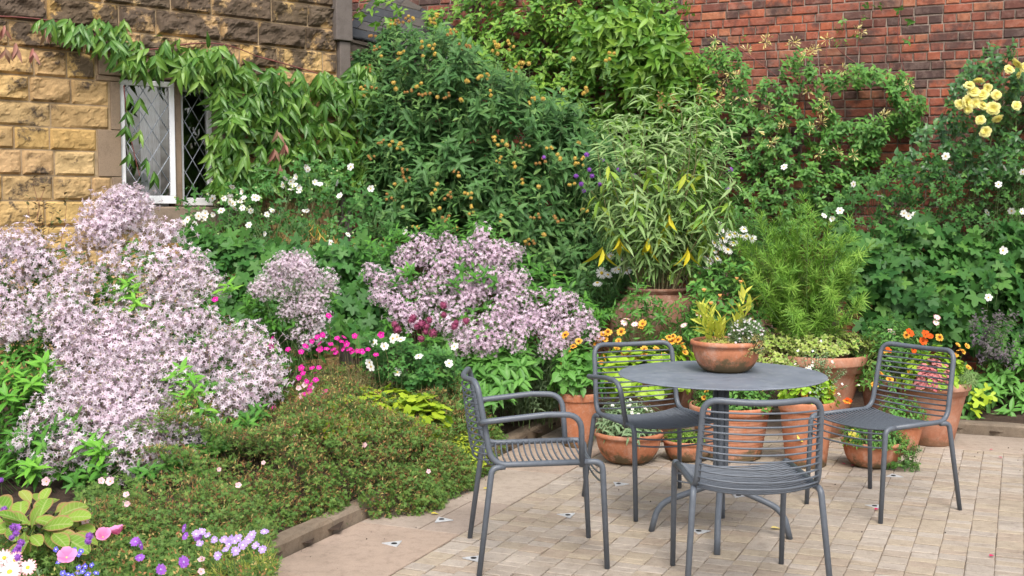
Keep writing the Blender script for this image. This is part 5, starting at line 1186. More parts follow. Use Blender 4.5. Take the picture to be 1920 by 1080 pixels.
b0 = fpp * [1, 1, 0] + [0, 0.15, 0.08] + rv(len(fpp), 0.08) * [1, 1, 0]; pl.stem(bezier_stems(b0, fpp - dirs * 0.03, 0.003, 0.04, 4))
fol = [(-60, 480), (60, 470), (150, 500), (260, 470), (340, 500), (400, 540), (420, 620), (500, 670), (530, 720), (510, 780), (440, 850), (380, 900), (250, 900), (200, 930), (90, 920), (-60, 900)]
p, d = scat(fol, 950, lambda u, v: Ybf(u, v) + 0.14 - 0.10 * ((v > 800) | ((v > 700) & (u < 110)) | ((u > 330) & (v > 740))), 0.4, 0.12, 40, seed=31); d[:, 2] += 0.9
pl.leaves(LANCE_F, shoots(p, d, 0.10, 7, 0.088, 66, 0.10, 0.5)); pl.stem(ssegs(p, d, 0.10, 0.0024, 1, 1.4))
p = at_uv([(30, 720), (60, 735), (20, 760), (90, 700), (340, 730), (360, 740), (375, 760), (350, 780), (390, 790), (165, 855), (200, 870), (190, 860), (350, 720), (250, 560), (255, 585), (70, 900), (430, 555)], lambda u, v: Ybf(u, v) - 0.03)
pl.leaves(LANCE_F, shoots(p, facing(len(p), 1.2, 0.2), 0.12, 12, 0.105, 72, 0.05, 0.5), 1); pl.done([l_bell, leafmat('fresh_bellflower_leaf', [(0.09, 0.28, 0.035), (0.15, 0.38, 0.05), (0.22, 0.44, 0.07)], rib=(0.25, 0.45, 0.12), rough=0.45)])
pl = Plant('bellflower', 'smaller upright pale bellflower plant between the big pale mass and the magenta flowers', 'flowering plant', 560, 680, 7.3)
pk = [(475, 530), (500, 512), (535, 480), (570, 488), (600, 512), (630, 515), (630, 535), (600, 560), (605, 600), (590, 645), (555, 640), (545, 590), (510, 560)]
cl = [(495, 528), (520, 522), (478, 540), (535, 490), (558, 488), (572, 500), (622, 522), (585, 520)] + pick(pk, 24, 22)
u = np.array([c[0] for c in cl]); v = np.array([c[1] for c in cl]); fpp = P(u, v + 5, 7.25 + 0.08 * wn(u, v, 20, 3)); dirs = facing(len(cl), 0.6, 0.3)
pl.flowers('flower_cluster', PAN, fpp, dirs, 0.74); b0 = np.tile(P(560, 700, 7.3), (len(fpp), 1)) + rv(len(fpp), 0.07); pl.stem(bezier_stems(b0, fpp, 0.003, 0.04, 4))
p, d = scat([(460, 560), (520, 560), (620, 560), (610, 660), (560, 700), (500, 680)], 90, 7.3, 0.3, 0.08); pl.leaves(LANCE_F, shoots(p, d + [0, 0, .8], 0.1, 7, 0.08, 66, 0.1, 0.5)); pl.stem(ssegs(p, d + [0, 0, .8], 0.1, 0.0022, 1, 1.5)); pl.done([l_bell])
Yc2 = lambda u, v: 8.25 - 0.85 * (v - 430) / 240
ctr = [(690, 492), (720, 515), (760, 455), (800, 450), (850, 440), (905, 425), (935, 445), (970, 470), (978, 515), (1000, 545), (1060, 548), (1105, 580), (1115, 625), (1070, 650), (1020, 668), (985, 655), (940, 640), (900, 668), (860, 640), (830, 600), (770, 610), (720, 580), (700, 540)]
pl = Plant('bellflower', 'mauve bellflower mass in the middle of the bed, behind the maroon drumstick heads', 'flowering plant', 880, 680, 7.7)
cl = [c for c in pick(ctr, 120, 20) if wn(np.array([c[0]]), np.array([c[1]]), 30, 11)[0] > -0.45][:90]; u = np.array([c[0] for c in cl]); v = np.array([c[1] for c in cl]); fpp = P(u, v + 5, Yc2(u, v) + 0.08 * wn(u, v, 30, 5)); dirs = facing(len(cl), 0.5, 0.3); dirs[:, 0] += (u - 900) / 900
pl.flowers('flower_cluster', PAN2, fpp, unit(dirs), 0.80); b0 = fpp * [1, 1, 0] + [0, 0.15, 0.08] + rv(len(fpp), 0.06) * [1, 1, 0]; pl.stem(bezier_stems(b0, fpp, 0.003, 0.04, 4))
p, d = scat([(680, 480), (760, 450), (900, 420), (990, 500), (1060, 540), (1130, 600), (1120, 650), (1000, 690), (880, 690), (760, 640), (700, 580)], 420, lambda u, v: Yc2(u, v) + 0.14, 0.4, 0.1, seed=3); d[:, 2] += 0.8
pl.leaves(LANCE_F, shoots(p, d, 0.1, 7, 0.075, 66, 0.1, 0.5)); pl.stem(ssegs(p, d, 0.1, 0.0022, 1, 1.5))
p = at_uv([(870, 520), (890, 535), (905, 525), (850, 545), (930, 540), (760, 520), (775, 530), (745, 540)], lambda u, v: Yc2(u, v) - 0.05); pl.leaves(LANCE_F, shoots(p, facing(len(p), 1.2, .2), 0.1, 10, 0.085, 70, 0.05, 0.5)); pl.done([l_bell])

# ---------------- maroon drumsticks, magenta mound
pl = Plant('drumstick_allium', 'group of maroon egg-shaped allium heads in front of the mauve bellflowers', 'alliums', 810, 700, 7.25)
fp = [(832, 572), (775, 595), (832, 590), (805, 600), (790, 608), (798, 622), (855, 605), (874, 602), (740, 608), (745, 618), (782, 612), (812, 625), (790, 635), (772, 600), (800, 612), (852, 612), (698, 705)]
fpp = at_uv(fp, 7.2); pl.flowers('flower_head', ALL_, fpp, facing(len(fp), 1.5, 0.2), 0.95); pl.stem(bezier_stems(fpp * [1, 1, 0] + [0, 0.1, 0.1], fpp, 0.0018, 0.02, 3)); pl.done([l_deep])
pl = Plant('magenta_pinks', 'airy mound of brownish stems topped with vivid magenta flowers', 'flowering plant', 620, 760, 6.9)
c = P(640, 700, 6.95)
mound(pl, c[0], 6.95, 0.20, 0.34, 0.30, 0.30, 650, NARROW, 0.035, 5, 0.09, ang=40, droop=0.1); mound(pl, c[0] - 0.25, 6.75, 0.15, 0.22, 0.25, 0.22, 300, NARROW, 0.035, 5, 0.09, ang=40, droop=0.1)
fp = [(585, 640), (595, 632), (605, 628), (572, 650), (565, 690), (560, 708), (568, 700), (575, 715), (582, 722), (590, 700), (598, 690), (580, 735), (605, 738), (610, 733), (598, 770), (565, 660), (620, 645), (632, 635), (640, 640), (645, 655), (650, 645), (660, 660), (670, 658), (665, 630), (672, 628), (678, 660), (655, 655), (512, 635), (508, 650), (513, 765), (540, 655), (600, 645), (625, 655), (690, 655), (705, 665), (715, 628), (612, 655), (630, 662), (404, 562), (645, 632), (585, 690), (572, 740), (616, 592), (592, 712), (600, 655)]
fpp = at_uv(fp, lambda u, v: 6.75 + 0.0015 * (u - 600) - 0.003 * np.maximum(0, v - 660)); pl.flowers('flower', MAG, fpp, facing(len(fp), 0.7, 0.35), 1.15)
pl.stem(bezier_stems(fpp * [1, 1, 0.3] + rv(len(fp), 0.05) * [1, 1, 0], fpp, 0.0015, 0.04, 3))
pl.done([leafmat('wiry_brown_leaf', [(0.20, 0.14, 0.06), (0.28, 0.20, 0.08), (0.14, 0.18, 0.07), (0.24, 0.22, 0.10)])], plain('wiry_stem', (0.24, 0.20, 0.09), 0.8, 0.3))
pl = Plant('annual_phlox', 'pale pink and white star flowers below the magenta ones', 'flowering plant', 580, 760, 6.6)
fp = [(560, 728), (572, 722), (578, 738), (566, 742), (584, 728), (590, 750)]; fpp = at_uv(fp, 6.55); pl.flowers('flower', SPK, fpp, facing(len(fp)), 1.3); pl.stem(bezier_stems(fpp * [1, 1, 0.4], fpp, 0.0015, 0.03, 2)); pl.done([l_deep])

# ---------------- middle greens by the kerb
pl = Plant('white_daisies', 'loose white daisies among green leaves in front of the drumstick heads', 'flowering plant', 770, 740, 7.0)
fp = [(745, 632), (752, 637), (737, 635), (695, 688), (692, 680), (745, 698), (785, 668), (842, 682), (852, 650), (700, 642), (720, 650)]
fpp = at_uv(fp, 6.95); pl.flowers('flower', ANEM, fpp, facing(len(fp), 0.6, 0.3), 1.0)
p, d = scat([(690, 640), (790, 650), (860, 690), (840, 730), (740, 720), (690, 700)], 130, 7.0, 0.3, 0.08); pl.leaves(LOBED3, shoots(p, d + [0, 0, .6], 0.08, 5, 0.055, 65, 0.3, 0.5)); pl.stem(ssegs(p, d + [0, 0, .6], 0.08, 0.002, 1, 1.5)); pl.stem(bezier_stems(fpp * [1, 1, 0.4], fpp, 0.0018, 0.03, 2)); pl.done([l_anem2])
pl = Plant('peony', 'bushy peony with long pointed fresh green leaves behind the left armchair', 'plant', 880, 740, 7.55)
p, d = scat([(770, 660), (850, 635), (920, 655), (975, 665), (1010, 700), (960, 740), (880, 760), (800, 730)], 210, lambda u, v: 7.7 - 0.4 * (v - 640) / 110, 0.35, 0.1); pl.leaves(LANCE_F, shoots(p, d + [0, 0, .5], 0.06, 6, 0.115, 72, 0.35, 0.6)); pl.stem(ssegs(p, d + [0, 0, .5], 0.06, 0.003, 1, 2.0)); pl.done([l_peony])
pl = Plant('strap_leaf_clump', 'clump of broad grey-green strap leaves just left of the armchair back', 'plant', 860, 790, 6.95)
p = np.tile(P(855, 790, 6.95), (34, 1)) + rv(34, 0.05) * [1, 1, 0]; d = rv(34) + [0, -0.3, 0.9]; pl.leaves(STRAP, (p, d, rv(34, 0.3) + [0, 0, 1], rng.uniform(0.16, 0.27, 34), rng.random(34))); pl.done([leafmat('strap_leaf', [(0.13, 0.30, 0.09), (0.18, 0.36, 0.13), (0.10, 0.25, 0.07)], rib=(0.25, 0.4, 0.2))])
pl = Plant('artemisia', 'silvery grey-leaved bush against the tall leftmost terracotta pot', 'shrub', 985, 780, 7.75)
p, d = scat([(930, 700), (960, 670), (1030, 660), (1050, 700), (1040, 770), (960, 780), (920, 750)], 260, 7.75, 0.35, 0.1); pl.leaves(LANCE, shoots(p, d + [0, 0, .7], 0.10, 9, 0.065, 50, 0.1, 0.4)); pl.stem(ssegs(p, d + [0, 0, .7], 0.1, 0.0022, 1, 1.5)); pl.done([l_grey])
pl = Plant('coral_bells', 'low lime yellow scalloped leaves between the magenta mound and the strap leaves', 'plant', 730, 780, 6.75)
for cx, cy, r in ((0, 0, .22), (-0.25, 0.02, .18), (0.2, 0.05, .2), (0.33, -0.15, .15), (-0.05, -0.18, 0.2)):
    c = P(680, 760, 6.8); mound(pl, c[0] + cx * 1.1, 6.75 + cy, 0.27, r, r, 0.20, 75, SCALLOP, 0.062, 2, 0.03, up=0.9)
for cx, cy in ((0.1, 0.25), (0.35, 0.2)): mound(pl, c[0] + cx, 6.75 + cy, 0.22, 0.2, 0.2, 0.17, 60, LOBED3, 0.06, 2, 0.03, slot=1)
pl.done([leafmat('lime_scallop_leaf', [(0.30, 0.42, 0.03), (0.40, 0.50, 0.04), (0.20, 0.34, 0.03)], rib=(0.45, 0.55, 0.12), rough=0.5), l_peony])
pl = Plant('lady_mantle', 'yellow-green froth of small leaves spilling over the kerb behind the left armchair', 'plant', 880, 860, 6.7)
c = P(870, 840, 6.75); mound(pl, c[0] - 0.02, 6.7, 0.09, 0.14, 0.3, 0.12, 160, SMALL, 0.03, 5, 0.05); mound(pl, c[0] - 0.12, 6.95, 0.1, 0.14, 0.2, 0.2, 120, SMALL, 0.03, 5, 0.07); pl.done([leafmat('yellow_green_leaf', [(0.30, 0.38, 0.04), (0.42, 0.46, 0.05), (0.20, 0.32, 0.05)])])

# ---------------- geranium ground cover: a spreading mat with dry seed heads
def Yz(z):                                # depth at which a photograph ray meets the height z
    def f(u, v):
        b = (540 - np.asarray(v, float)) / FPX; ry = math.cos(PITCH) + b * math.sin(PITCH); rz = -math.sin(PITCH) + b * math.cos(PITCH)
        return (z - CAMH) / rz * ry
    return f
mt = thing('geranium_mat', 'spreading low geranium mat peppered with dry reddish and straw seed heads along the kerb', 'ground cover', tuple(AB(-3.4, -3.2, 0.05)))
o_ = np.array(mt.location)
def mat_pts(n, b0, b1, amax, hmax, deep=0.10):
    out = []
    while len(out) < n:
        b = rng.uniform(b0, b1); a = rng.uniform(-2.9 - amax, -2.62); edge_pt = rng.random() < 0.35
        ov = -2.96 + 0.03 * math.sin(b * 5.3) + 0.03 * math.sin(b * 13)       # creeping over the kerb
        if -3.55 < b < -2.2: ov += 0.27 * math.sin(math.pi * (b + 3.55) / 1.35) ** 0.45
        if b < -3.6: ov -= 0.05 + 0.04 * math.sin(b * 9)
        if b < -3.9 and a < -3.5: continue
        if edge_pt: a = ov - 0.38 * rng.random() ** 1.4
        if a > ov: continue
        e = max(0.0, ov - a); h = hmax * (0.66 if b < -3.75 else 1.25 if e > .3 else 1.05) * min(1, (e / 0.42)) ** 0.5 * (1 + 0.18 * math.sin(a * 7 + b * 4) + 0.12 * math.sin(b * 11 - a * 5)) + 0.035
        fr = 1 if rng.random() < (0.3 if edge_pt else 0.75) else rng.random() ** 0.6
        base = 0.09 if a < -2.90 else 0.02
        p = AB(a, b, base * min(1, e * 5 + .1) + h * fr - deep * rng.random() ** 2); sl = max(0.15, 1 - min(1, e / 0.3)); nrm = UR * (0.9 * sl) + Vector((0, -0.25, 0.8))
        out.append((p, nrm))
    return np.array([q[0] for q in out]), np.array([q[1] for q in out])
B = []
p, d = mat_pts(10500, -5.3, -1.75, 1.25, 0.25)
d = d + rv(len(d), 0.35); sh_ = shoots(p, d, 0.04, 3, 0.027, 66, 0.1, 0.6); B.append((GERAN, sh_[0] - o_, sh_[1], sh_[2], sh_[3], sh_[4], None, 0))
p, d = mat_pts(27000, -5.2, -1.8, 1.15, 0.265, 0.05); k = rv(len(p), 0.5) + d
B.append((leaf_t(0.34, [0.5, 1.0, 0.15], 0.4, 0.0), p - o_, k, rv(len(p)), rng.uniform(0.010, 0.021, len(p)), rng.random(len(p)), None, 1))
z_ = ssegs(p[::2], k[::2], 0.03, 0.0007, 1, 1.5); B.append((z_[0], z_[1] - o_) + z_[2:] + (2,))
fo = build('foliage', B, [l_geran, l_seed, m_stem_b], mt)
FLW = [(238, 945, 0), (447, 910, 0), (804, 884, 0), (410, 880, 0), (237, 928, 0), (684, 835, 0), (768, 794, 0), (494, 868, 0), (550, 818, 0)]
class _P: pass
pm = _P(); pm.t = mt; pm.o = o_
fpp = at_uv([(q[0], q[1]) for q in FLW], Yz(0.33)); Plant.flowers(pm, 'flower', SPK, fpp, facing(len(FLW), 0.5, 0.2), 1.0)

# left corner of the bed
def gplant(name, label, cat, u, v, z=0.1):
    x, y = G(u, v, z); t = Plant(name, label, cat, 960, 540, 5, z=z - 0.03); t.t.location = (x, y, z - 0.03); t.o = np.array([x, y, z - 0.03]); return t, x, y
pl, x, y = gplant('elephant_ears', 'clump of big paddle-shaped yellow-green leaves edged with red, lower left', 'plant', 90, 1010)
LV = [((40, 985), (35, 915), 1.0), ((60, 990), (90, 910), 1.0), ((75, 980), (150, 935), 1.1), ((70, 995), (140, 965), 1.0), ((50, 995), (0, 985), 1.0), ((45, 1000), (10, 960), .9), ((60, 1000), (60, 950), .9), ((85, 985), (185, 920), .9), ((90, 990), (190, 950), .8), ((90, 1000), (135, 1008), 1.0), ((95, 1010), (165, 1025), 1.1), ((20, 1010), (60, 1035), .8), ((30, 975), (-30, 915), 1.1), ((70, 1000), (105, 1015), 0.9), ((50, 960), (75, 905), .8), ((60, 1010), (20, 1040), .9), ((95, 970), (160, 995), .8), ((0, 1000), (-40, 970), 1.0), ((75, 960), (115, 915), .8)]
ps, ds, ns, ss = [], [], [], []
for i, (a, b, s_) in enumerate(LV):
    p0 = np.array([*G(a[0], a[1], 0.33), 0.33]) + [0, 0.05 * (i % 3), 0]; p1 = P(b[0], b[1], p0[1] + (0.12 if b[1] < 940 else -0.05)); dv = p1 - p0
    ps.append(p0 + dv * 0.12); ds.append(dv); ns.append([0.15 * (rng.random() - .5), -0.55, 0.85]); ss.append(max(0.17, np.linalg.norm(dv) * 1.0) * s_)
OB2 = leaf_t(0.62, [0.08, 0.25, 0.62, 0.88, 1.0, 0.97, 0.80, 0.35], 0.30, 0.30); ss = [q * 0.68 for q in ss]; k_ = len(ps); ps += [q + rng.normal(0, 0.035, 3) for q in ps]; ds += [q + rng.normal(0, 0.06, 3) for q in ds]; ns += [[n_[0], n_[1] * 0.6, 0.9] for n_ in ns]; ss += [q * 0.85 for q in ss]
pl.leaves(OB2, (np.array(ps), np.array(ds), np.array(ns), np.array(ss), rng.random(len(ps)))); pl.stem(bezier_stems(np.tile([[x, y + .05, 0.03]], (len(ps), 1)), np.array(ps), 0.006, 0.05, 3)); pl.done([l_berg])
def low(name, label, cat, u, v, proto, fp, Yf, ll, tm, mats, reg=None, n=120, sc=1.0, fname='flower', up=0.6, z=0.1, L=0.07, ang=55, stem=True):
    pl, x, y = gplant(name, label, cat, u, v, z)
    if reg is not None: p, d = scat(reg, n, lambda u, v: Yz(0.17)(u, v), 0.15, 0.05, 20, edge=4); pl.leaves(tm, shoots(p, d + [0, 0, 0.7], L, 5, ll, ang, 0.15, 0.5)); pl.stem(ssegs(p, d + [0, 0, .7], L, 0.0012, 1, 1.2))
    fpp = at_uv(fp, Yf); pl.flowers(fname, proto, fpp, facing(len(fp), up, 0.3), sc)
    if stem: pl.stem(bezier_stems(fpp + [0, 0.03, -0.12], fpp, 0.0013, 0.04, 2))
    return pl.done(mats)
Yn = Yz(0.35)
low('pink_mallow', 'three large satin pink cup flowers low at the left', 'flowering plant', 190, 1040, PNK, [(193, 1008), (222, 1002), (125, 1046)], lambda u, v: Yn(u, v) - 0.1, 0.03, GERAN, [l_geran], [(150, 1000), (240, 1000), (240, 1060), (110, 1070)], 130, 0.95, up=1.3)
low('purple_aster', 'violet daisy-like flowers scattered in the lower left foreground', 'flowering plant', 300, 1060, PUR, [(254, 1016), (263, 1022), (262, 1046), (345, 1054), (302, 1068), (348, 1005), (346, 990), (30, 990), (35, 1030), (372, 1005)], Yn, 0.03, GERAN, [l_geran], [(230, 1010), (380, 990), (400, 1090), (220, 1100)], 240, 1.05)
low('lavender_daisies', 'cluster of pale lavender small daisies beside the left kerb', 'flowering plant', 440, 1060, LAV, [(368, 1002), (375, 1020), (402, 1012), (420, 1012), (440, 1015), (447, 1010), (460, 1018), (472, 1003), (496, 997), (480, 1024), (424, 1032), (442, 1033), (408, 1042), (455, 1022), (435, 1012), (492, 1030), (378, 998), (390, 1005), (466, 1012), (430, 1020)], Yz(0.37), 0.028, GERAN, [l_geran], [(370, 1010), (500, 1000), (500, 1070), (370, 1090)], 220, 0.95)
low('yellow_grass_tuft', 'tuft of fine yellow-green wiry growth at the kerb in the bottom foreground', 'plant', 440, 1075, SPK, [(378, 1050), (377, 1072)], Yz(0.30), 0.05, NEEDLE, [leafmat('wiry_yellow_leaf', [(0.36, 0.38, 0.06), (0.28, 0.34, 0.07), (0.45, 0.42, 0.10)])], [(400, 1040), (500, 1040), (520, 1090), (380, 1100)], 170, 1.2, L=0.08, ang=35)
low('small_pink_geranium', 'pale pink round flowers on thin stems behind the elephant ears', 'flowering plant', 200, 960, SPK, [(190, 902), (207, 903), (238, 930), (238, 945), (160, 978), (170, 962), (87, 903)], Yz(0.30), 0.03, GERAN, [l_geran], [(150, 930), (260, 900), (280, 990), (160, 1010)], 200, 1.45)
low('cream_daisies', 'large cream and pink striped daisies in the bottom left corner', 'flowering plant', 30, 1075, GAZ, [(18, 1072), (52, 1064), (8, 1046), (28, 1050), (-10, 1060)], Yz(0.34), 0.035, LANCE_F, [l_grey], [(-40, 1050), (70, 1050), (70, 1100), (-40, 1110)], 60, 0.9)
low('plum_sedum', 'dusky plum flower head beside the cream daisies, bottom left', 'flowering plant', 85, 1075, SPK, [], 4.6, 0.02, SMALL, [f_plum], [(55, 1045), (110, 1035), (115, 1075), (60, 1085)], 130, 1, L=0.03) if False else None
pl, x, y = gplant('plum_sedum', 'dusky plum flower head beside the cream daisies, bottom left', 'flowering plant', 85, 1078)
mound(pl, x, y, 0.13, 0.085, 0.06, 0.07, 170, SMALL, 0.018, 6, 0.02); pl.done([f_plum])
low('blue_lobelia', 'tiny blue white-eyed flowers around the front pink cup flower', 'flowering plant', 140, 1065, BLU, [(130, 1030), (140, 1030), (148, 1040), (155, 1072), (165, 1078), (145, 1075), (135, 1080), (148, 1064), (160, 1062), (172, 1060), (110, 1055), (105, 1030), (118, 1075), (128, 1078), (180, 1075), (152, 1034), (138, 1036)], lambda u, v: Yn(u, v) - 0.08, 0.02, SMALL, [l_deep], [(95, 1030), (200, 1030), (200, 1090), (95, 1090)], 120, 1.1)
low('purple_toadflax', 'spikes of bright violet flowers at the left edge beside the elephant ears', 'flowering plant', 20, 1040, VERB, [(8, 955), (12, 965), (3, 962), (25, 988), (30, 1000), (22, 1008), (35, 1025), (28, 1035), (33, 1045), (40, 1018), (168, 1005), (165, 1015), (2, 900)], Yz(0.36), 0.03, NARROW, [l_geran], [(-20, 980), (40, 980), (50, 1050), (-20, 1060)], 80, 0.62)
# filler carpet in the near left corner
pl, x, y = gplant('cranesbill_carpet', 'low ferny green carpet filling the near left corner of the bed', 'ground cover', 150, 1070)
p, d = scat([(-60, 1000), (150, 1010), (250, 950), (330, 960), (400, 1000), (520, 1060), (500, 1130), (-60, 1150)], 1500, lambda u, v: Yz(0.19)(u, v), 0.2, 0.05, 26, edge=5); pl.leaves(GERAN, shoots(p, d + [0, 0, .8], 0.05, 4, 0.026, 62, 0.1, 0.6)); k_ = len(p); pl.leaves(SMALL, shoots(p + rv(k_, 0.02) + [0, -0.02, 0.02], rv(k_) + [0, 0, .8], 0.03, 2, 0.018, 40, 0, 0.6), 1); pl.stem(ssegs(p, d, 0.05, 0.001, 2, 1.0)); pl.done([l_geran, l_seed])
# plant label
m_slateb = plain('black_label', (0.02, 0.022, 0.025), 0.5, 0.1)
t = thing('plant_label', 'small black engraved plant label half hidden under the pale bellflowers', 'plant label', tuple(P(360, 850, 6.0)))
boxes('plate', [((-0.05, 0.0, 0.03), (0.10, 0, 0.012), (0, 0.004, 0.0), (0.006, 0.03, 0.068), .5)], m_slateb, t, 0.001)
for k in range(3): boxes('engraved_line', [((-0.034 + 0.004 * k, 0.0008 + 0.008 * k, 0.052 + 0.015 * k - 0.002), (0.058 - 0.010 * k, 0, 0.007), (0, -0.0035, 0), (0, 0, 0.0022), .5)], m_white, t)
V, F = sweep([(0, 0.004, 0.035), (0.0, 0.004, -0.25)], 0.003, 6); meshobj('spike', V, F, m_steel, t, True)

# ---------------- plants in the pots
def potplant(name, label, cat, x, y, z, r, h, n, tm, ll, mats, proto=None, nf=0, fup=0.8, sc=1.0, sh=4, L=0.05, ang=62, lo=-0.1, fpos=None, extra=None):
    pl = Plant(name, label, cat, 960, 540, 5, z=z); pl.t.location = (x, y, z); pl.o = np.array([x, y, z])
    mound(pl, x, y, z + 0.01, r, r, h, n, tm, ll, sh, L, 0, ang=ang, lo=lo)
    if extra: extra(pl)
    if proto:
        if fpos is not None: fpp = at_uv(fpos, y - r * 0.4)
        else: d = unit(rv(nf) + [0, -0.9, 0.7]); fpp = np.array([x, y, z + 0.02]) + d * np.array([r, r, h * 1.1]) + [0, 0, 0.03]
        pl.flowers('flower', proto, fpp, facing(len(fpp), fup, 0.35), sc); pl.stem(bezier_stems(np.tile([[x, y, z]], (len(fpp), 1)) + rv(len(fpp), 0.04) * [1, 1, 0], fpp, 0.0016, 0.04, 3))
    return pl.done(mats)
potplant('blanket_flowers', 'orange dark-eyed flowers over light green leaves in the leftmost tall pot', 'flowering plant', 0.425, 7.5, 0.36, 0.13, 0.26, 110, OVATE, 0.085, [l_peony], ORA, 0, fpos=[(1065, 660), (1056, 680), (1070, 672), (1090, 672), (1085, 640), (1060, 628), (1075, 650), (1100, 690), (1062, 700)], sc=1.15, extra=lambda pl: pl.leaves(ROUND, shoots(at_uv([(1048, 700), (1060, 725), (1110, 690), (1105, 665), (1070, 700), (1080, 715)], 7.38), facing(6), 0.02, 2, 0.07, 80, 0.2, 0.6), 0))
potplant('mixed_greenery', 'fine upright greenery with tiny mauve flowers in the wide bowl under the armchair', 'plant', 0.70, 7.02, 0.165, 0.17, 0.17, 190, LANCE, 0.055, [l_grey], WSM, 18, sc=1.2)
potplant('sedum', 'mossy green sedum cushion in the shallow gravelled bowl', 'plant', 1.05, 7.08, 0.11, 0.115, 0.05, 260, SMALL, 0.02, [l_moss], L=0.02, sh=4)
potplant('bushy_herbs', 'low bushy green herbs in the stout ribbed pot below the table', 'plant', 1.36, 7.16, 0.30, 0.22, 0.15, 380, OVATE, 0.035, [l_hon], ORA, 0, fpos=[(1430, 728), (1325, 735), (1320, 745)], sc=1.0)
potplant('nasturtiums', 'peach nasturtiums and white alyssum in the tall tapering orange pot', 'flowering plant', 1.745, 6.93, 0.36, 0.14, 0.15, 60, ROUND, 0.045, [l_nast, l_grey], ORA, 0, fpos=[(1515, 728), (1525, 735), (1560, 732), (1540, 742), (1508, 740), (1588, 752)], sc=1.25, extra=lambda pl: (mound(pl, 1.80, 6.98, 0.42, 0.16, 0.14, 0.22, 110, SMALL, 0.02, 6, 0.06, 1), pl.flowers('small_flower', WSM, np.array([1.80, 6.9, 0.47]) + rv(34, 0.07) + [0, 0, .06], facing(34), 1.25)))
potplant('pansies', 'yellow pansies with sprawling thyme tumbling over the rim of the low bowl', 'flowering plant', 2.12, 6.88, 0.135, 0.17, 0.09, 260, SMALL, 0.025, [l_hon], PAN_Y, 0, fpos=[(1605, 818), (1600, 825), (1612, 828), (1598, 812), (1500, 822), (1510, 815), (1690, 825)], sc=1.2, L=0.04, extra=lambda pl: mound(pl, 2.27, 6.80, 0.08, 0.09, 0.08, 0.10, 170, SMALL, 0.018, 5, 0.03, lo=-0.9))
potplant('potted_plant', 'small green plant in the little pot behind the pansy bowl', 'plant', 2.42, 7.30, 0.19, 0.14, 0.12, 130, SMALL, 0.03, [l_peony])
potplant('nasturtiums', 'orange and scarlet nasturtiums topping the big pinkish conical pot', 'flowering plant', 2.72, 7.55, 0.40, 0.20, 0.18, 95, ROUND, 0.042, [l_nast, f_coral, l_silver], ORA, 0, fpos=[(1780, 655), (1795, 648), (1805, 660), (1812, 650), (1790, 668), (1800, 655), (1660, 655), (1650, 700), (1700, 628), (1762, 632), (1815, 690), (1720, 690), (1668, 712), (1640, 720), (1705, 700)], sc=1.15, extra=lambda pl: (mound(pl, 2.66, 7.42, 0.42, 0.10, 0.08, 0.13, 150, SCALLOP, 0.032, 3, 0.02, 1), mound(pl, 2.88, 7.45, 0.42, 0.07, 0.07, 0.07, 120, NEEDLE, 0.05, 5, 0.02, 2), pl.flowers('scarlet_flower', SCA, at_uv([(1665, 657), (1705, 625), (1735, 628), (1742, 632), (1712, 655), (1590, 755), (1730, 640)], 7.4), facing(7), 1.25)))
potplant('tickseed', 'green stems with a creamy dahlia bud behind the right chair back', 'flowering plant', 2.48, 7.75, 0.38, 0.22, 0.36, 260, LANCE_F, 0.05, [l_hon], GAZ, 0, fpos=[(1755, 605), (1757, 595), (1672, 622)], sc=0.7, L=0.09)
potplant('nasturtiums', 'lime leaved nasturtiums thick with orange dark-eyed flowers behind the armchair', 'flowering plant', 0.88, 7.72, 0.40, 0.33, 0.19, 200, ROUND, 0.085, [l_nast], ORA, 0, fpos=[(1122, 635), (1132, 628), (1134, 637), (1120, 645), (1135, 670), (1127, 680), (1205, 608), (1202, 612), (1255, 632), (1262, 630), (1272, 637), (1260, 640), (1280, 652), (1284, 662), (1208, 655), (1208, 665), (1170, 662), (1176, 668), (1180, 660), (1245, 668), (1160, 640), (1165, 622), (1140, 622), (1230, 655), (1195, 672), (1275, 645), (1156, 655), (1245, 640)], sc=1.3, L=0.03, sh=3, lo=-0.3)
pl = Plant('potentilla_spray', 'arching leafy sprays crossing in front of the big brown urn', 'shrub', 1230, 660, 8.0); p, d = scat([(1140, 560), (1200, 545), (1300, 580), (1330, 560), (1345, 640), (1290, 650), (1150, 640)], 115, 7.75, 0.15, 0.05, gap=-0.6)
pl.leaves(LANCE_F, shoots(p, rv(115) + [0, -.3, .3], 0.14, 8, 0.055, 60, 0.2, 0.4)); pl.stem(bezier_stems(np.tile([[0.95, 7.85, 0.3]], (115, 1)) + rv(115, 0.12) * [1, .5, .5], p, 0.0022, 0.05, 4)); pl.done([l_hon], m_stem_g)
pl = Plant('urn_underplanting', 'mixed leafy stems with peach blooms between the urn and the table bowl', 'flowering plant', 1330, 640, 7.6); p, d = scat([(1300, 520), (1400, 500), (1440, 600), (1430, 660), (1290, 660)], 150, 7.9, 0.3, 0.1)
pl.leaves(OVATE, shoots(p, d + [0, 0, .5], 0.1, 6, 0.06, 60, 0.2, 0.5)); pl.stem(ssegs(p, d + [0, 0, .5], 0.1, 0.002, 1, 1.8)); fpp = at_uv([(1190, 608), (1170, 605), (1282, 610), (1175, 598), (1310, 590)], 7.6); pl.flowers('flower', GAZ, fpp, facing(5, 1), 0.6); pl.stem(bezier_stems(fpp - [0, 0, .2], fpp, 0.0015)); pl.done([l_hon])
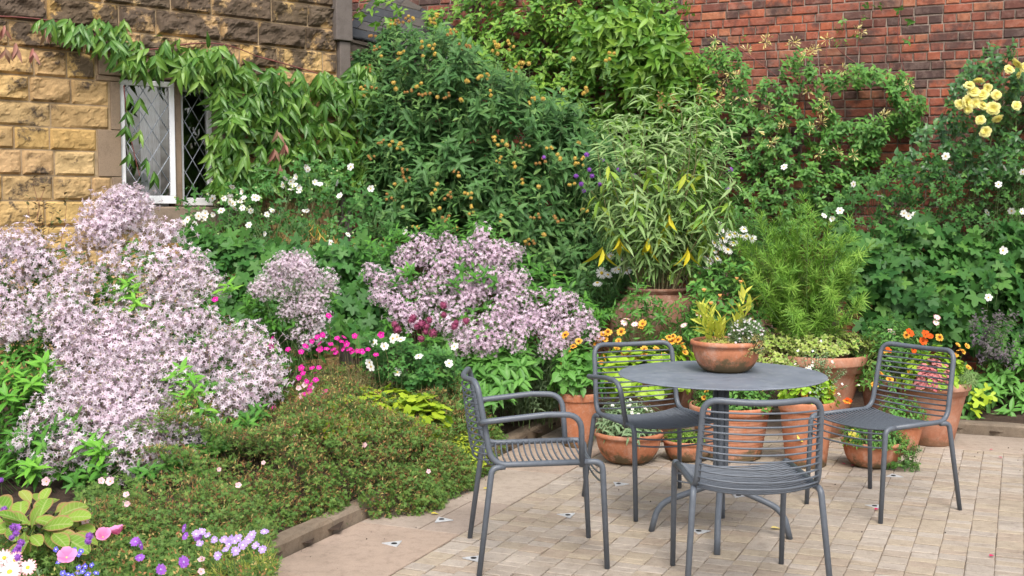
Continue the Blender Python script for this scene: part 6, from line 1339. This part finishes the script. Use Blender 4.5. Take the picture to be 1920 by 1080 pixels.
# table bowl planting
bx_, by_, bz_ = 1.003, 5.50, 0.885
pl = Plant('yellowing_shoots', 'yellow-green leafy shoots with papery orange flower heads in the bowl on the table', 'flowering plant', 960, 540, 5, z=bz_); pl.t.location = (bx_, by_, bz_); pl.o = np.array([bx_, by_, bz_])
tips = at_uv([(1398, 545), (1388, 560), (1405, 570), (1308, 560), (1320, 580), (1340, 590), (1352, 600), (1315, 605), (1328, 572)], 5.5); b0 = np.array([[bx_, by_, bz_]]) + (tips - [bx_, by_, bz_]) * [0.45, 1, 0.02]; dd = tips - b0
for i in range(len(tips)): pl.leaves(LANCE_F, shoots(b0[i:i + 1], dd[i:i + 1], np.linalg.norm(dd[i]) * 0.95, 10, 0.082, 36, 0.03, 0.3))
pl.stem(bezier_stems(b0, tips, 0.002, 0.03, 3)); fpp = at_uv([(1320, 546), (1350, 556), (1333, 571), (1389, 531), (1307, 590), (1381, 524)], 5.52); pl.flowers('flower_head', [simple('papery_flower', 14, 0.013, 0.4, 50, [fm('papery_petal', [(0.72, 0.34, 0.10), (0.75, 0.45, 0.2)]), f_eye], (0.006, 0.004), prof=[.6, 1, 1, .5])], fpp, facing(6, 1.6, .2), 1.15); pl.stem(bezier_stems(np.array([[bx_, by_, bz_]]) + (fpp - [bx_, by_, bz_]) * [0.5, 1, 0.02], fpp, 0.0014, 0.03, 3)); pl.done([l_yelshoot])
pl = Plant('white_sedum', 'frothy grey-white tiny flowered plant trailing over the right rim of the table bowl', 'flowering plant', 960, 540, 5, z=bz_); pl.t.location = (bx_ + 0.09, by_ - 0.05, bz_); pl.o = np.array([bx_ + 0.09, by_ - 0.05, bz_])
mound(pl, bx_ + 0.085, by_ - 0.05, bz_ + 0.03, 0.075, 0.07, 0.085, 230, NARROW, 0.014, 5, 0.03, ang=45); mound(pl, bx_ + 0.10, by_ - 0.125, bz_ - 0.0, 0.05, 0.03, 0.05, 90, SMALL, 0.010, 4, 0.02, slot=1, lo=-0.9)
q = np.array([bx_ + 0.085, by_ - 0.05, bz_ + 0.03]) + unit(rv(95) + [0, -.5, .5]) * [0.085, 0.08, 0.095]; pl.flowers('small_flower', [simple('tiny_flower', 5, 0.005, 0.9, 15, [fm('greyish_petal', [(0.55, 0.50, 0.52), (0.68, 0.64, 0.64)]), f_eye], None, prof=[.4, 1, 1, .6])], q, facing(95), 1.0); pl.done([l_grey, leafmat('straw_leaf', [(0.5, 0.36, 0.16), (0.42, 0.38, 0.12)])])
pl = Plant('dry_cushion', 'straw-coloured low cushion at the left of the table bowl', 'plant', 960, 540, 5, z=bz_); pl.t.location = (bx_ - .04, by_ - .03, bz_); pl.o = np.array([bx_ - .04, by_ - .03, bz_]); mound(pl, bx_ - 0.03, by_ - 0.02, bz_ - 0.005, 0.11, 0.1, 0.028, 260, SMALL, 0.014, 4, 0.012); pl.done([leafmat('straw_green_leaf', [(0.45, 0.38, 0.12), (0.32, 0.36, 0.09), (0.5, 0.3, 0.14)])])

# ---------------- fallen leaves, petals
fy = leafmat('fallen_leaf', [(0.62, 0.50, 0.03), (0.66, 0.58, 0.06)], trans=0.1)
for (uu, vv, lab) in ((808, 966, 'yellow fallen leaf on the slab edge beside the geranium mat'), (906, 919, 'yellow fallen leaf near the far rear leg of the left armchair')):
    x, y = G(uu, vv); o = build('fallen_leaf', [(OVATE, np.zeros((1, 3)), np.array([[1., 0.3, 0]]), np.array([[0.1, 0, 1.]]), np.array([0.045]), np.array([.5]))], fy); o.location = (x, y, 0.009); tag(o, lab, 'leaf')
o = build('fallen_petal', [(OVATE, np.zeros((1, 3)), np.array([[1., 0.1, 0]]), np.array([[0.1, 0, 1.]]), np.array([0.06]), np.array([.5]))], f_cream); x, y = G(1445, 993); o.location = (x, y, 0.009); tag(o, 'long cream petal lying on the paving inside the front chair leg', 'petal')
for (uu, vv, lab) in ((1645, 956, 'crimson petal beside the metal plate near the right chair leg'), (1862, 845, 'crimson petal on the back slabs at far right, nearer the kerb'), (1872, 859, 'crimson petal just below another on the setts at far right'), (1862, 1044, 'crimson petal alone on the setts in the bottom right corner'), (1578, 871, 'crimson petal between the tapering pot and the pansy bowl'), (1596, 875, 'crimson petal at the foot of the pansy bowl')):
    x, y = G(uu, vv); o = build('fallen_petal', [(ROUND, np.zeros((1, 3)), rv(1) * [1, 1, 0.05], np.array([[0.1, 0, 1.]]), np.array([0.022]), np.array([.5]))], fm('crimson_petal', [(0.55, 0.02, 0.10), (0.6, 0.03, 0.14)])); o.location = (x, y, 0.008); tag(o, lab, 'petal')
# crumbs and small debris on the paving near the bed
V = []; n = 240; a = rng.uniform(-2.9, 2.8, n); b = np.where(rng.random(n) < 0.5, rng.uniform(-1.1, -0.02, n), rng.uniform(-6.5, -0.1, n)); a = np.where(rng.random(n) < 0.35, rng.uniform(-2.9, -2.6, n), a)
p = np.array([AB(q, w_, 0.004) for q, w_ in zip(a, b)]); db = build('soil_crumbs', [(BALL, p, rv(n), rv(n), rng.uniform(0.0012, 0.004, n), rng.random(n))], m_soil); tag(db, kind='stuff')
